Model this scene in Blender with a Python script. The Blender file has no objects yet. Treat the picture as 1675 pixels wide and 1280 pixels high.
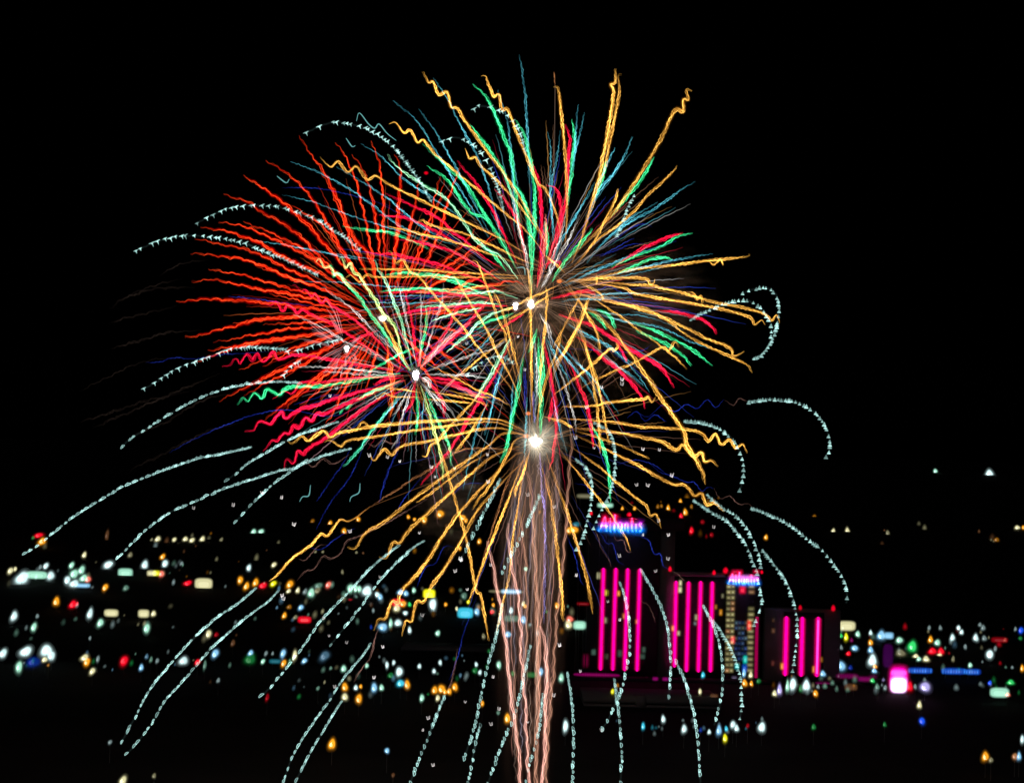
import bpy, math, random
import numpy as np
from mathutils import Matrix, Vector

random.seed(7)
rng = np.random.default_rng(11)
scene = bpy.context.scene
col = scene.collection
R = math.radians

# ------------------------------------------------------------------ camera
K = 0.72 / 1675.0                      # tangent per photo pixel (50 mm lens, 36 mm sensor)
HORIZON = 870.0                        # photo row of the level horizon in the middle of the frame
ROLL = R(1.38)
EYE = np.array((0.0, 0.0, 100.0))      # photographer on a hill above the valley
cam_data = bpy.data.cameras.new("camera")
cam = bpy.data.objects.new("camera", cam_data)
col.objects.link(cam)
cam_data.lens = 50.0
cam_data.sensor_width = 36.0
cam_data.sensor_fit = 'HORIZONTAL'
cam_data.shift_y = (HORIZON - 640.0) / 1675.0
cam_data.clip_start = 0.5
cam_data.clip_end = 40000.0
cs, sn = math.cos(ROLL), math.sin(ROLL)
cam.matrix_world = Matrix(((cs, -sn, 0, EYE[0]), (0, 0, -1, EYE[1]), (sn, cs, 0, EYE[2]), (0, 0, 0, 1)))
scene.camera = cam

# ------------------------------------------------------------------ night sky, added moon fill, exposure
world = bpy.data.worlds.new("World")
scene.world = world
world.use_nodes = True
nt = world.node_tree
sky = nt.nodes.new('ShaderNodeTexSky')
sky.sky_type = 'NISHITA'
sky.sun_disc = False
sky.sun_elevation = R(-9.0)
sky.sun_rotation = R(200.0)
bg = nt.nodes['Background']
bg.inputs['Strength'].default_value = 0.05
nt.links.new(sky.outputs['Color'], bg.inputs['Color'])

moon_fill_data = bpy.data.lights.new("moon_fill", 'SUN')
moon_fill_data.energy = 0.03  # added faint fill as from an unseen moon, lifts the tower walls
moon_fill_data.color = (0.9, 0.88, 1.0)
moon_fill_data.angle = R(0.5)
moon_fill = bpy.data.objects.new("moon_fill", moon_fill_data)
col.objects.link(moon_fill)
moon_fill.rotation_euler = (R(55), 0, R(-25))

scene.view_settings.view_transform = 'Standard'
scene.view_settings.look = 'None'
scene.view_settings.exposure = 0.0
scene.view_settings.gamma = 1.0
scene.view_settings.use_curve_mapping = False
scene.render.engine = 'CYCLES'
cy = scene.cycles
cy.transparent_max_bounces = 220
cy.max_bounces = 3
cy.diffuse_bounces = 0
cy.glossy_bounces = 0
cy.transmission_bounces = 1
cy.volume_bounces = 0
cy.volume_step_rate = 1.0
cy.volume_max_steps = 128
cy.use_denoising = True
cy.denoiser = 'OPENIMAGEDENOISE'
cy.use_adaptive_sampling = False

# ------------------------------------------------------------------ pixel ray -> place in the valley
def ray(px, py):
    u = (px - 837.5) * K
    v = (HORIZON - py) * K
    return u * cs - v * sn, u * sn + v * cs          # sideways and upward per metre ahead

def at(px, py, D):
    x, z = ray(px, py)
    return np.array((EYE[0] + x * D, EYE[1] + D, EYE[2] + z * D))

def ground_h(D):
    if D < 280:
        return max(0.0, 97.0 - 0.35 * max(D, 0.0)) if D > -60 else 97.0
    if D < 1300:
        return 0.0
    if D < 6000:
        return 450.0 * ((D - 1300.0) / 4700.0) ** 1.6
    return 450.0 - (D - 6000.0) * 0.05

def on_ground(px, py, lift):
    """distance at which a thing whose head stands `lift` metres above the ground shows at this row"""
    _, z = ray(px, py)
    D = 450.0
    while D < 6400.0:
        if EYE[2] + z * D <= ground_h(D) + lift:
            return D
        D += 4.0 if D < 2000 else 10.0
    return 6000.0

# ------------------------------------------------------------------ mesh helpers
def make_obj(name, V, F, mats, parent=None, attr=None, midx=None, smooth=True):
    me = bpy.data.meshes.new(name)
    V = np.asarray(V, dtype=np.float32)
    nv = len(V)
    F = np.asarray(F, dtype=np.int32)
    k = F.shape[1]
    me.vertices.add(nv)
    me.vertices.foreach_set('co', V.ravel())
    me.loops.add(F.size)
    me.loops.foreach_set('vertex_index', F.ravel())
    me.polygons.add(len(F))
    me.polygons.foreach_set('loop_start', np.arange(0, F.size, k, dtype=np.int32))
    me.polygons.foreach_set('loop_total', np.full(len(F), k, dtype=np.int32))
    for m in (mats if isinstance(mats, (list, tuple)) else [mats]):
        me.materials.append(m)
    if midx is not None:
        me.polygons.foreach_set('material_index', np.asarray(midx, dtype=np.int32))
    if smooth:
        me.polygons.foreach_set('use_smooth', np.ones(len(F), dtype=bool))
    if attr is not None:
        a = me.attributes.new('spark_colour', 'FLOAT_COLOR', 'POINT')
        A = np.ones((nv, 4), dtype=np.float32)
        A[:, :3] = attr
        a.data.foreach_set('color', A.ravel())
    me.update()
    me.validate()
    o = bpy.data.objects.new(name, me)
    col.objects.link(o)
    if parent is not None:
        o.parent = parent
    return o

def empty(name, loc):
    o = bpy.data.objects.new(name, None)
    col.objects.link(o)
    o.location = loc
    return o

def tag(o, label=None, cat=None, group=None, kind=None):
    for k, v in (('label', label), ('category', cat), ('group', group), ('kind', kind)):
        if v:
            o[k] = v
    return o

class Bag:
    """collects quads with a colour for every vertex"""
    def __init__(self):
        self.V, self.F, self.C, self.n = [], [], [], 0
    def add(self, V, F, C):
        self.V.append(np.asarray(V, float)); self.F.append(np.asarray(F) + self.n)
        C = np.asarray(C, float)
        if C.ndim == 1:
            C = np.tile(C, (len(V), 1))
        self.C.append(C); self.n += len(V)
    def tube(self, P, rad, C, sides=5):
        P = np.asarray(P, float); n = len(P)
        if n < 2:
            return
        rad = np.broadcast_to(np.asarray(rad, float), (n,))
        C = np.asarray(C, float)
        if C.ndim == 1:
            C = np.tile(C, (n, 1))
        T = np.gradient(P, axis=0)
        T /= np.maximum(np.linalg.norm(T, axis=1, keepdims=True), 1e-9)
        ref = np.array((0.31, 0.9, 0.3))
        A = np.cross(T, ref); A /= np.maximum(np.linalg.norm(A, axis=1, keepdims=True), 1e-9)
        B = np.cross(T, A)
        ang = np.arange(sides) * 2 * math.pi / sides
        V = P[:, None, :] + rad[:, None, None] * (np.cos(ang)[None, :, None] * A[:, None, :] + np.sin(ang)[None, :, None] * B[:, None, :])
        i = np.arange(n - 1)[:, None] * sides; j = np.arange(sides)[None, :]; j2 = (j + 1) % sides
        F = np.stack([i + j, i + j2, i + sides + j2, i + sides + j], axis=2).reshape(-1, 4)
        self.add(V.reshape(-1, 3), F, np.repeat(C, sides, axis=0))
    def build(self, name, mat, parent=None):
        o = make_obj(name, np.concatenate(self.V), np.concatenate(self.F), mat, None, np.concatenate(self.C))
        if parent is not None:
            o.parent = parent
            o.matrix_parent_inverse = Matrix.Translation(-Vector(parent.location))
        return o

def catmull(P, step):
    P = np.asarray(P, float)
    if len(P) == 2:
        P = np.array([P[0], P[0] * .67 + P[1] * .33, P[0] * .33 + P[1] * .67, P[1]])
    Q = np.vstack([2 * P[0] - P[1], P, 2 * P[-1] - P[-2]])
    out = []
    for i in range(1, len(Q) - 2):
        a, b, c, d = Q[i - 1], Q[i], Q[i + 1], Q[i + 2]
        m = max(2, int(np.linalg.norm(c - b) / step))
        t = np.linspace(0, 1, m, endpoint=False)[:, None]
        out.append(0.5 * (2 * b + (c - a) * t + (2 * a - 5 * b + 4 * c - d) * t ** 2 + (3 * b - a - 3 * c + d) * t ** 3))
    out.append(P[-1:])
    return np.vstack(out)

# ------------------------------------------------------------------ materials
def spark_material(name, sampled=False):
    """burning stars: light is added to whatever shines behind them"""
    m = bpy.data.materials.new(name); m.use_nodes = True
    n = m.node_tree.nodes; l = m.node_tree.links
    n.clear()
    out = n.new('ShaderNodeOutputMaterial'); add = n.new('ShaderNodeAddShader')
    em = n.new('ShaderNodeEmission'); tr = n.new('ShaderNodeBsdfTransparent'); at_ = n.new('ShaderNodeAttribute')
    at_.attribute_name = 'spark_colour'
    l.new(at_.outputs['Color'], em.inputs['Color'])
    l.new(em.outputs[0], add.inputs[0]); l.new(tr.outputs[0], add.inputs[1]); l.new(add.outputs[0], out.inputs['Surface'])
    m.cycles.emission_sampling = 'AUTO' if sampled else 'NONE'
    return m

def emit_material(name, colour, strength, sampled=False):
    m = bpy.data.materials.new(name); m.use_nodes = True
    n = m.node_tree.nodes; l = m.node_tree.links
    n.clear()
    out = n.new('ShaderNodeOutputMaterial'); em = n.new('ShaderNodeEmission')
    em.inputs['Color'].default_value = (*colour, 1); em.inputs['Strength'].default_value = strength
    l.new(em.outputs[0], out.inputs['Surface'])
    m.cycles.emission_sampling = 'AUTO' if sampled else 'NONE'
    return m

def matte(name, colour, rough=0.85, scale=0.15, vary=0.35, gloss=0.3):
    m = bpy.data.materials.new(name); m.use_nodes = True
    n = m.node_tree.nodes; l = m.node_tree.links
    b = n['Principled BSDF']
    b.inputs['Roughness'].default_value = rough
    b.inputs['Specular IOR Level'].default_value = gloss
    tc = n.new('ShaderNodeTexCoord'); no = n.new('ShaderNodeTexNoise'); no.inputs['Scale'].default_value = scale
    no.inputs['Detail'].default_value = 6
    ra = n.new('ShaderNodeValToRGB')
    ra.color_ramp.elements[0].color = (*[c * (1 - vary) for c in colour], 1)
    ra.color_ramp.elements[1].color = (*[min(1, c * (1 + vary)) for c in colour], 1)
    l.new(tc.outputs['Object'], no.inputs['Vector']); l.new(no.outputs['Fac'], ra.inputs['Fac']); l.new(ra.outputs['Color'], b.inputs['Base Color'])
    return m

SPARK = spark_material('burning_star', False)
# ------------------------------------------------------------------ the bursts: one line for each star's path
# colour keys with width, then the path from the shell's heart outwards (or back), in photo pixels
RED = """
r6 612 480 577 388 540 300 500 240 488 222
r5 619 480 600 373 586 310 571 268 549 233
r6 625 480 620 400 610 331 595 281 575 253
r5 632 480 628 400 626 320 620 268 608 230
r8 640 480 648 400 653 320 655 275 646 252
r6 645 490 660 430 672 370 682 320 685 298
r5 655 480 688 400 703 356 720 288
r5 662 480 693 400 711 351 728 293
r6 660 490 711 400 736 318 753 273
r5 680 475 715 440 749 409 775 380 778 376
r5 690 470 733 434 754 421 780 404 813 378
r5 680 478 705 468 743 443 758 429 768 416
r5 700 476 711 466 736 450 753 435 773 429
r5 700 490 724 479 749 471 768 460 793 450 815 440
r6 700 497 740 481 770 474 805 466 818 463 837 460 857 466
r4 680 500 692 497 715 491 736 484 758 484
r4 670 515 711 509 730 507 768 503 799 500
r5 670 513 718 513 749 515 774 514 797 515
r5 665 530 680 533 724 536 770 548 780 548 795 553
r5 660 531 680 537 695 545 718 555 745 566 758 576 768 588
r6 655 540 680 555 705 566 736 586 753 605 765 623
r5 655 545 680 568 699 584 708 594 714 606
r5 650 550 680 586 692 603 705 618 721 640
o9 632 549 635 583 640 618 642 649 639 682
r5 637 545 647 568 653 588 653 600 649 615
r5 621 545 619 565 613 588 605 611 599 637
r5 617 548 612 561 603 584 590 610 579 628
r5 612 552 608 556 593 586 573 623 560 643 549 665 534 692
r5 609 550 603 565 587 584 568 605 555 620 534 642 523 654
r5 605 545 590 575 574 598 561 630 546 650
r8 605 540 573 574 543 599 514 620 480 650 455 668 432 690
r6 600 545 565 585 535 612 504 636 480 657 468 670
r7 600 538 558 558 517 576 480 595 423 623 358 656
r6 600 540 553 561 505 590 480 604 461 613 398 647
r6 600 533 560 543 524 554 480 569 423 591 391 606
r7 595 532 530 544 471 553 411 563 340 573
r5 540 541 480 551 411 560 315 594
r5 595 528 518 535 478 537 411 548 348 560
r7 595 520 561 517 473 518 423 523 368 537 303 553
r5 536 523 480 520 423 523 381 529
r8 600 516 536 508 436 495 343 489 288 494
r6 600 512 561 500 486 483 411 470 355 458 313 460
r5 595 508 536 488 461 468 411 453 373 445 340 440
r6 600 505 556 483 473 454 411 428 355 418 312 415
r7 595 495 531 451 468 423 431 401 381 381 328 371
r6 590 495 560 480 468 438 418 413 371 401 318 390
r6 600 490 544 448 493 413 451 393 406 373 358 362
r6 595 485 544 443 493 406 443 381 398 362
r7 600 480 544 440 481 378 431 348 406 331 365 317
r8 605 480 556 428 506 371 468 336 431 308 398 288
r6 608 478 571 426 544 381 518 336 481 293 435 263
r5 605 470 556 408 538 381 513 358 476 335
r5 613 470 581 411 564 366 544 316 526 283
r7 622 480 613 450 599 410 584 395 575 380 567 372
r4 622 490 618 468 609 415 602 380 597 360
r5 632 490 642 436 647 411 652 380 660 340
r6 640 490 648 465 659 415 668 380 676 345
c4 620 540 600 548 570 560
r5 598 520 520 527 470 529 430 531
r4 590 500 520 470 450 445 420 437
r4 592 512 530 500 470 487 440 480
r5 600 530 540 550 480 573 430 600
r5 604 548 560 600 520 640 490 662
r4 640 535 670 560 700 590 735 600
k4 320 470 260 472 210 485 180 505
k4 290 500 250 510 205 520 180 530
k4 330 540 270 545 220 560 180 570
k3 300 585 240 590 190 610 130 640
k4 360 610 290 640 220 670 150 700
k4 310 640 240 655 180 675 130 690
k3 300 455 240 470 200 490
k4 390 640 330 655 270 690 210 715
k4 400 690 340 705 270 740 210 770
k3 340 425 300 430 260 450
"""
PEONY = """
c8 879 470 886 400 885 330 880 295 870 264
x6 881 462 890 418 893 375 892 350
c7 893 440 914 366 917 331 908 308 893 303
c7 903 430 925 330 929 268 932 230 925 203
c6 845 430 821 376 799 331 773 293 747 263
c6 860 430 849 368 829 331 809 308
c6 822 439 805 430 778 411 761 393 741 380 718 358 673 336 630 316
c5 765 406 743 395 711 378 668 358 620 352
c6 818 460 805 451 787 438 770 428 755 420 736 410 715 404 680 395 652 392
c6 824 477 799 467 780 456 755 448 730 436 705 429 680 423 643 416 612 415 598 412
c5 824 492 799 488 780 483 763 484 735 480 705 479 680 477 618 479
c5 830 500 780 499 723 502 705 504 680 508 640 515
c6 901 488 920 484 940 479 959 477 973 480 974 487
c7 914 514 928 519 947 525 971 533 1006 556 1043 578 1081 601 1103 634
c7 943 550 959 560 975 574 990 588 1007 600 1022 615 1036 630 1050 650 1056 668
c7 930 590 943 619 950 638 958 655 963 674 967 700 971 732
c7 889 555 895 583 900 608 904 634 909 662 910 690 908 720 904 748 898 768
c6 903 649 901 673 898 690
c5 1010 560 1018 577 1026 593
c6 1000 440 1036 415 1068 398 1101 385 1118 381
c6 1071 508 1106 510 1143 520 1164 533 1173 546
c5 890 433 903 428 915 429 915 440
c5 857 513 830 530 815 541
c6 835 560 807 618 788 649 763 690 755 706 728 746 700 778 687 793
g8 869 480 869 420 867 380 864 356 853 318 838 296
g7 871 440 875 350 873 298 866 256 858 223 844 197
g7 853 400 845 330 836 256 826 228 811 190 796 160 773 137
g6 840 330 823 280 793 235 768 203
g6 840 430 821 393 793 351 761 301 731 273 691 235
g6 845 440 811 381 793 356 768 346 733 296 698 271
G7 847 456 840 446 828 430 814 415 793 405 773 386 768 376 731 326 691 301 651 273 633 252
g5 828 443 813 423 799 409 780 391
g6 700 407 686 400 641 381 600 376 560 370
g6 793 468 774 465 755 460 736 453 718 450 690 448 662 446 630 449
g5 805 484 787 479 768 471 749 463 730 458 705 453
g5 770 481 740 478 711 473 690 472 662 473 620 477
G5 847 488 830 482 818 477 805 477 787 478 761 479 739 478
G6 818 498 793 495 774 495 749 497 724 500 705 500 680 503
G5 787 503 761 508 736 514 705 525
G7 837 502 818 509 799 517 780 530 768 546 748 560 730 576
g6 840 512 815 520 795 527 780 540
g7 903 461 919 434 938 411 950 398 963 382 969 374
g5 973 323 983 301 992 262
g6 1000 355 1013 338 1031 316 1053 288 1070 256
g7 928 335 933 296 937 256 940 225 936 194
g6 894 420 895 395 892 362
g5 1000 437 1041 418 1081 403 1106 388 1133 381
g5 1010 448 1038 435 1061 425 1081 421 1100 424
g6 960 510 972 515 983 524 993 538
g7 976 505 990 511 1000 520 1007 538
g6 1030 525 1056 535 1093 551 1131 571 1153 588 1165 599
g6 1040 540 1063 550 1096 566 1118 583 1131 598
g9 880 550 881 580 884 618 884 643 885 690 883 712
g6 886 560 888 590 889 611 887 632
g6 879 537 874 553 870 565 864 577
g8 856 585 850 624 844 653 836 693 828 733 818 757
G8 834 554 818 584 802 613 787 637 775 655
g6 965 690 981 718 991 745 996 775 999 822
t5 866 300 863 230 860 168 854 118 849 90
t4 800 390 765 330 718 256 683 200 643 165
t4 800 380 756 293 733 251 711 213 684 178
t4 820 390 806 331 783 260 756 210 731 160 709 127
t4 842 380 839 296 836 260 831 205 814 148
t4 760 360 706 323 661 293 623 256 590 235
t4 740 400 661 373 585 318 523 283 475 265
t4 745 400 686 368 636 326 585 293 550 273
t3 690 390 600 361 556 346 511 330 461 318
t3 620 425 531 413 468 401 416 393
t3 590 425 550 418 515 409 480 403
t3 700 472 630 468 593 465 543 461 480 461
t3 760 486 690 484 590 484
t3 720 494 668 495 583 493
t4 905 400 900 303 901 250 896 216
t4 908 390 900 318 910 263 917 214
t4 938 280 943 200 946 170
t4 930 300 943 240 952 205 956 183
t6 960 360 980 313 1008 278 1026 245 1034 224
t4 970 320 995 265 1006 242
t6 905 430 920 391 943 351 963 318 973 298
t5 960 430 983 400 1026 366 1076 338 1113 311 1138 297
t4 975 410 1026 361 1076 331
t5 925 468 965 446 1003 430 1028 420 1060 405
t4 990 453 1028 443 1106 425 1166 415
t3 1000 455 1068 440 1100 430
t4 960 490 978 483 1018 480 1061 480
t4 918 494 940 490 978 489 1003 487 1032 488
t3 950 500 998 513 1056 518 1118 540
t4 980 515 1021 525 1081 535 1118 553 1161 570
t4 930 530 950 545 993 566 1031 598 1063 641
t4 890 545 900 565 915 593 928 618 933 638
t4 900 550 915 573 934 595 953 620 970 645
t4 905 560 921 580 947 612 965 638 974 660
t4 915 560 935 584 965 613 990 645 1013 677
t4 930 530 949 541 978 555 1003 570 1022 586 1052 606
t4 985 580 1008 598 1028 610 1052 631
t6 830 580 813 628 805 665 793 712
t4 800 650 783 695 768 750 757 802
t4 840 620 838 643 835 690 828 720
t4 862 650 860 705 857 762
t4 815 535 795 559 774 581 760 602
t4 905 650 913 690 921 720 927 740
w6 870 470 863 433 858 405 850 380 843 336 825 288
w5 895 460 900 433 909 409 918 384 925 350 928 342
w5 890 470 903 440 915 418 935 383 948 351
w6 885 470 894 455 900 443 897 434
w7 883 513 890 524 894 530 901 553 904 567
w4 900 570 910 590 921 620 930 650 939 682 943 708
w6 874 555 878 593 878 643 875 682
u8 858 600 859 643 858 670
v5 872 640 873 670 874 692
u4 817 600 812 618 808 645
u4 830 340 820 305 808 270 800 250
u4 960 420 998 413 1031 400 1056 398
u4 985 405 1008 391 1031 373 1056 366 1067 372
u4 950 478 981 473 996 468 1016 478 1031 483 1041 500
u3 920 570 943 571 981 573 1031 576 1051 573 1068 562
u3 640 338 560 316 510 308 460 308
u4 900 330 905 310 910 280
u4 880 400 890 430 886 460
"""
CHRYS = """
g7 670 606 640 560 600 505 584 482 565 461 556 450 548 447 546 451 541 434 531 438 523 424 517 428
Y7 672 605 660 590 647 537 624 509 612 488 593 460 588 450 580 448 577 440 573 430 565 438 559 420 554 427
G7 676 605 672 590 658 530 646 499 637 475 628 454 622 444 618 443 615 428 610 427
g7 655 611 630 614 555 627 518 632 473 633 456 646 438 636 428 651 416 643 406 656 398 650 388 662
g6 655 622 639 629 605 642 583 654
g5 576 661 570 664 566 670
g4 561 669 558 672 556 678
g4 690 564 659 576 640 586 618 599 595 613
g6 681 635 683 660 683 691 679 712
g7 697 640 707 666 717 691 728 710 735 731 737 745 738 762
Y7 688 630 702 675 713 713 720 741 724 767 724 787
j6 655 640 635 670 611 700 590 731 578 745 570 756 560 762
g5 686 595 692 555 696 540 698 518 696 498
c5 667 603 650 590 600 540 568 515 543 500 533 490 525 495 515 479 509 485 499 473 493 477 485 467 478 465
c6 660 604 640 595 560 540 540 528 520 520 503 510 493 507 485 512 471 498 463 508 451 493 443 500 431 493
c6 665 608 610 600 555 590 518 584 480 580 456 588 446 576 431 591 421 579 413 589 403 578 393 594 386 587 376 596 363 599
c5 660 614 630 616 568 619 528 625 493 626 478 643 466 640 446 653
c7 660 622 640 628 612 635 555 650 518 662 495 668 468 683 460 673 443 693 425 688 415 703 400 706
c7 663 622 650 625 584 653 549 667 528 678 519 675 510 688 500 683 488 700 480 695 473 709 465 707 453 720 445 720 430 738
c7 668 632 655 640 627 649 593 670 568 689 555 698 530 718 505 733 497 743 488 738 480 758 470 750 464 769
c5 660 618 640 619 624 623 615 630 610 627
c6 680 620 678 633 676 648 673 658 663 675
c6 686 617 690 618 705 629 721 650 726 665 726 684
c5 695 616 709 617 736 622 760 629
c8 700 620 711 623 743 630 768 640 787 655 798 671
c5 684 600 676 540 669 505 663 480 658 468
c6 690 598 695 590 730 540 745 509 756 484
c6 695 600 700 590 755 540 775 517 784 507 799 488
x7 688 603 705 580 743 546 761 531 772 525
c5 684 600 688 580 689 568
w5 670 605 665 595 610 540 580 508 558 492 539 478 530 470 524 473
w4 660 602 650 598 605 574 575 564 530 538 499 522 480 514
w4 650 615 633 615 555 609 528 608
w4 655 612 630 610 580 604 543 601 480 599
w4 681 600 680 590 668 537 658 493 653 470 648 460
w4 684 600 686 590 689 540 689 499 688 474
w4 688 600 692 590 708 540 718 508 723 489 726 463
w4 690 600 703 584 724 559 741 538
W9 690 618 699 623 704 635
w5 690 625 705 642 721 655 736 670 751 693
w4 690 628 705 646 721 665 735 690
w4 690 611 720 613 755 613 780 615 802 620
w4 695 608 720 599 743 590 780 578 809 569 830 555
w5 677 630 672 640 665 660 655 691 649 718 640 733
w4 675 628 671 633 651 668 641 680
t4 668 630 650 655 628 680 612 700
t3 660 625 630 645 580 672
t3 695 600 715 575 735 560
t3 700 625 690 690 700 740
y6 672 608 662 588 647 563 629 530 622 515
y4 691 591 718 604 743 617 780 637 805 647 833 662
y4 690 637 730 645 768 652 800 663
y4 685 652 730 655 774 659
y4 690 650 643 648 630 643 618 653 612 643
y4 690 642 660 637 630 634
y4 805 650 784 648 755 644 740 640 732 639 728 648
y7 681 625 706 695 731 770 751 841 766 896 778 963 786 973 793 1010 800 1048
y5 721 640 750 615 768 600 799 575 830 552
u5 675 665 655 710 648 741 635 770 626 798 620 822
u4 597 720 581 763 561 796 541 820 516 866
u4 575 730 561 758 543 783 518 820
u3 560 645 530 647 480 662
u3 600 655 565 675 530 680 473 670 423 676 373 693 323 715 276 740
u3 440 575 400 578 361 580 320 587 285 585 262 592 238 593
u3 511 500 461 495 411 488 373 485
"""
CROWN = """
y7 925 400 927 350 927 320 925 255 920 205 914 150 911 142 905 142
b4 908 140 907 132 906 118
y9 935 430 950 393 963 351 975 310 990 240 1000 180 1004 150 999 138 1006 134 1007 112
y7 955 380 968 330 985 290 1000 220 1010 170 1013 145 1011 124 1017 122
y8 930 425 970 385 1010 340 1050 280 1080 230 1104 180 1117 183 1118 163 1126 163 1123 146 1132 149
y5 940 435 973 396 1026 356 1063 316 1101 281 1107 270
y6 945 430 958 415 973 393 991 358 1008 323 1011 308
y6 920 462 960 455 993 450 1040 440 1106 433 1160 426 1220 420 1225 415
y4 1150 428 1160 427 1166 433 1174 428 1178 424 1183 434
y7 925 462 977 455 1009 454 1050 455 1060 457 1064 464 1070 462 1072 456
y6 930 455 1006 463 1068 468 1131 483 1165 493 1215 503 1250 513 1262 524 1270 515 1276 528
y5 1120 478 1134 480 1140 490 1146 484 1149 497
y6 930 458 1018 470 1040 480 1115 493 1180 505 1226 518 1235 530 1246 523 1252 531
y7 925 475 945 480 1008 495 1056 508 1106 528 1156 553 1194 568 1200 581 1213 578 1218 574
y5 935 470 1000 492 1068 510 1131 553 1200 586 1222 597 1230 610
y4 935 475 981 495 1056 548 1081 566 1106 586 1124 604
y10 925 470 960 505 981 518 1018 561 1051 606 1076 643 1101 680 1118 705 1122 725 1135 745 1145 765 1150 775 1154 792
y7 930 465 958 510 973 535 980 560 981 575
y7 935 500 955 555 966 598 976 661 978 678 982 742
y6 940 520 969 599 978 630 984 655 990 689 997 727
y6 870 420 811 386 711 338 636 301 615 287 600 293 583 272 568 281 553 264 540 272 523 256
y6 890 415 861 378 811 336 736 273 711 251 693 230 683 233 671 213 661 218 646 200 636 203
y7 900 410 871 356 831 293 799 251 761 198 748 177 738 175 731 151 718 155 708 133 701 135 692 117
y7 918 400 913 361 895 313 879 298 861 256 846 220 831 180 821 178 816 155 808 159 801 143 794 125 787 125
y6 895 400 861 351 823 306 788 273 778 258 768 260 761 243
y5 880 434 855 426 818 408 779 390 761 383 703 368 691 360 681 366
y5 859 434 824 423 787 410 755 399 680 380 633 370
y5 870 452 805 448 743 445 690 441 587 439
y5 870 455 750 453 690 452 655 452 615 453 602 449 593 454 587 460 573 449 566 455
y4 843 466 787 468 755 473 718 474 680 479
y6 915 466 890 477 849 497 837 503 820 510
y6 905 480 890 488 868 503 837 520 832 523
y5 892 418 900 424 908 431 926 448
y6 948 462 966 470 980 478 986 486 984 492
y5 976 448 976 460 975 466
b4 880 540 844 591 830 613 814 632 798 659
y6 798 659 768 708 743 741
b4 870 520 850 560 830 590 800 620
y6 800 620 775 655 748 684 728 706 717 721 703 730 698 746 690 745
y5 940 470 950 480 930 520 905 570
"""
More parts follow.
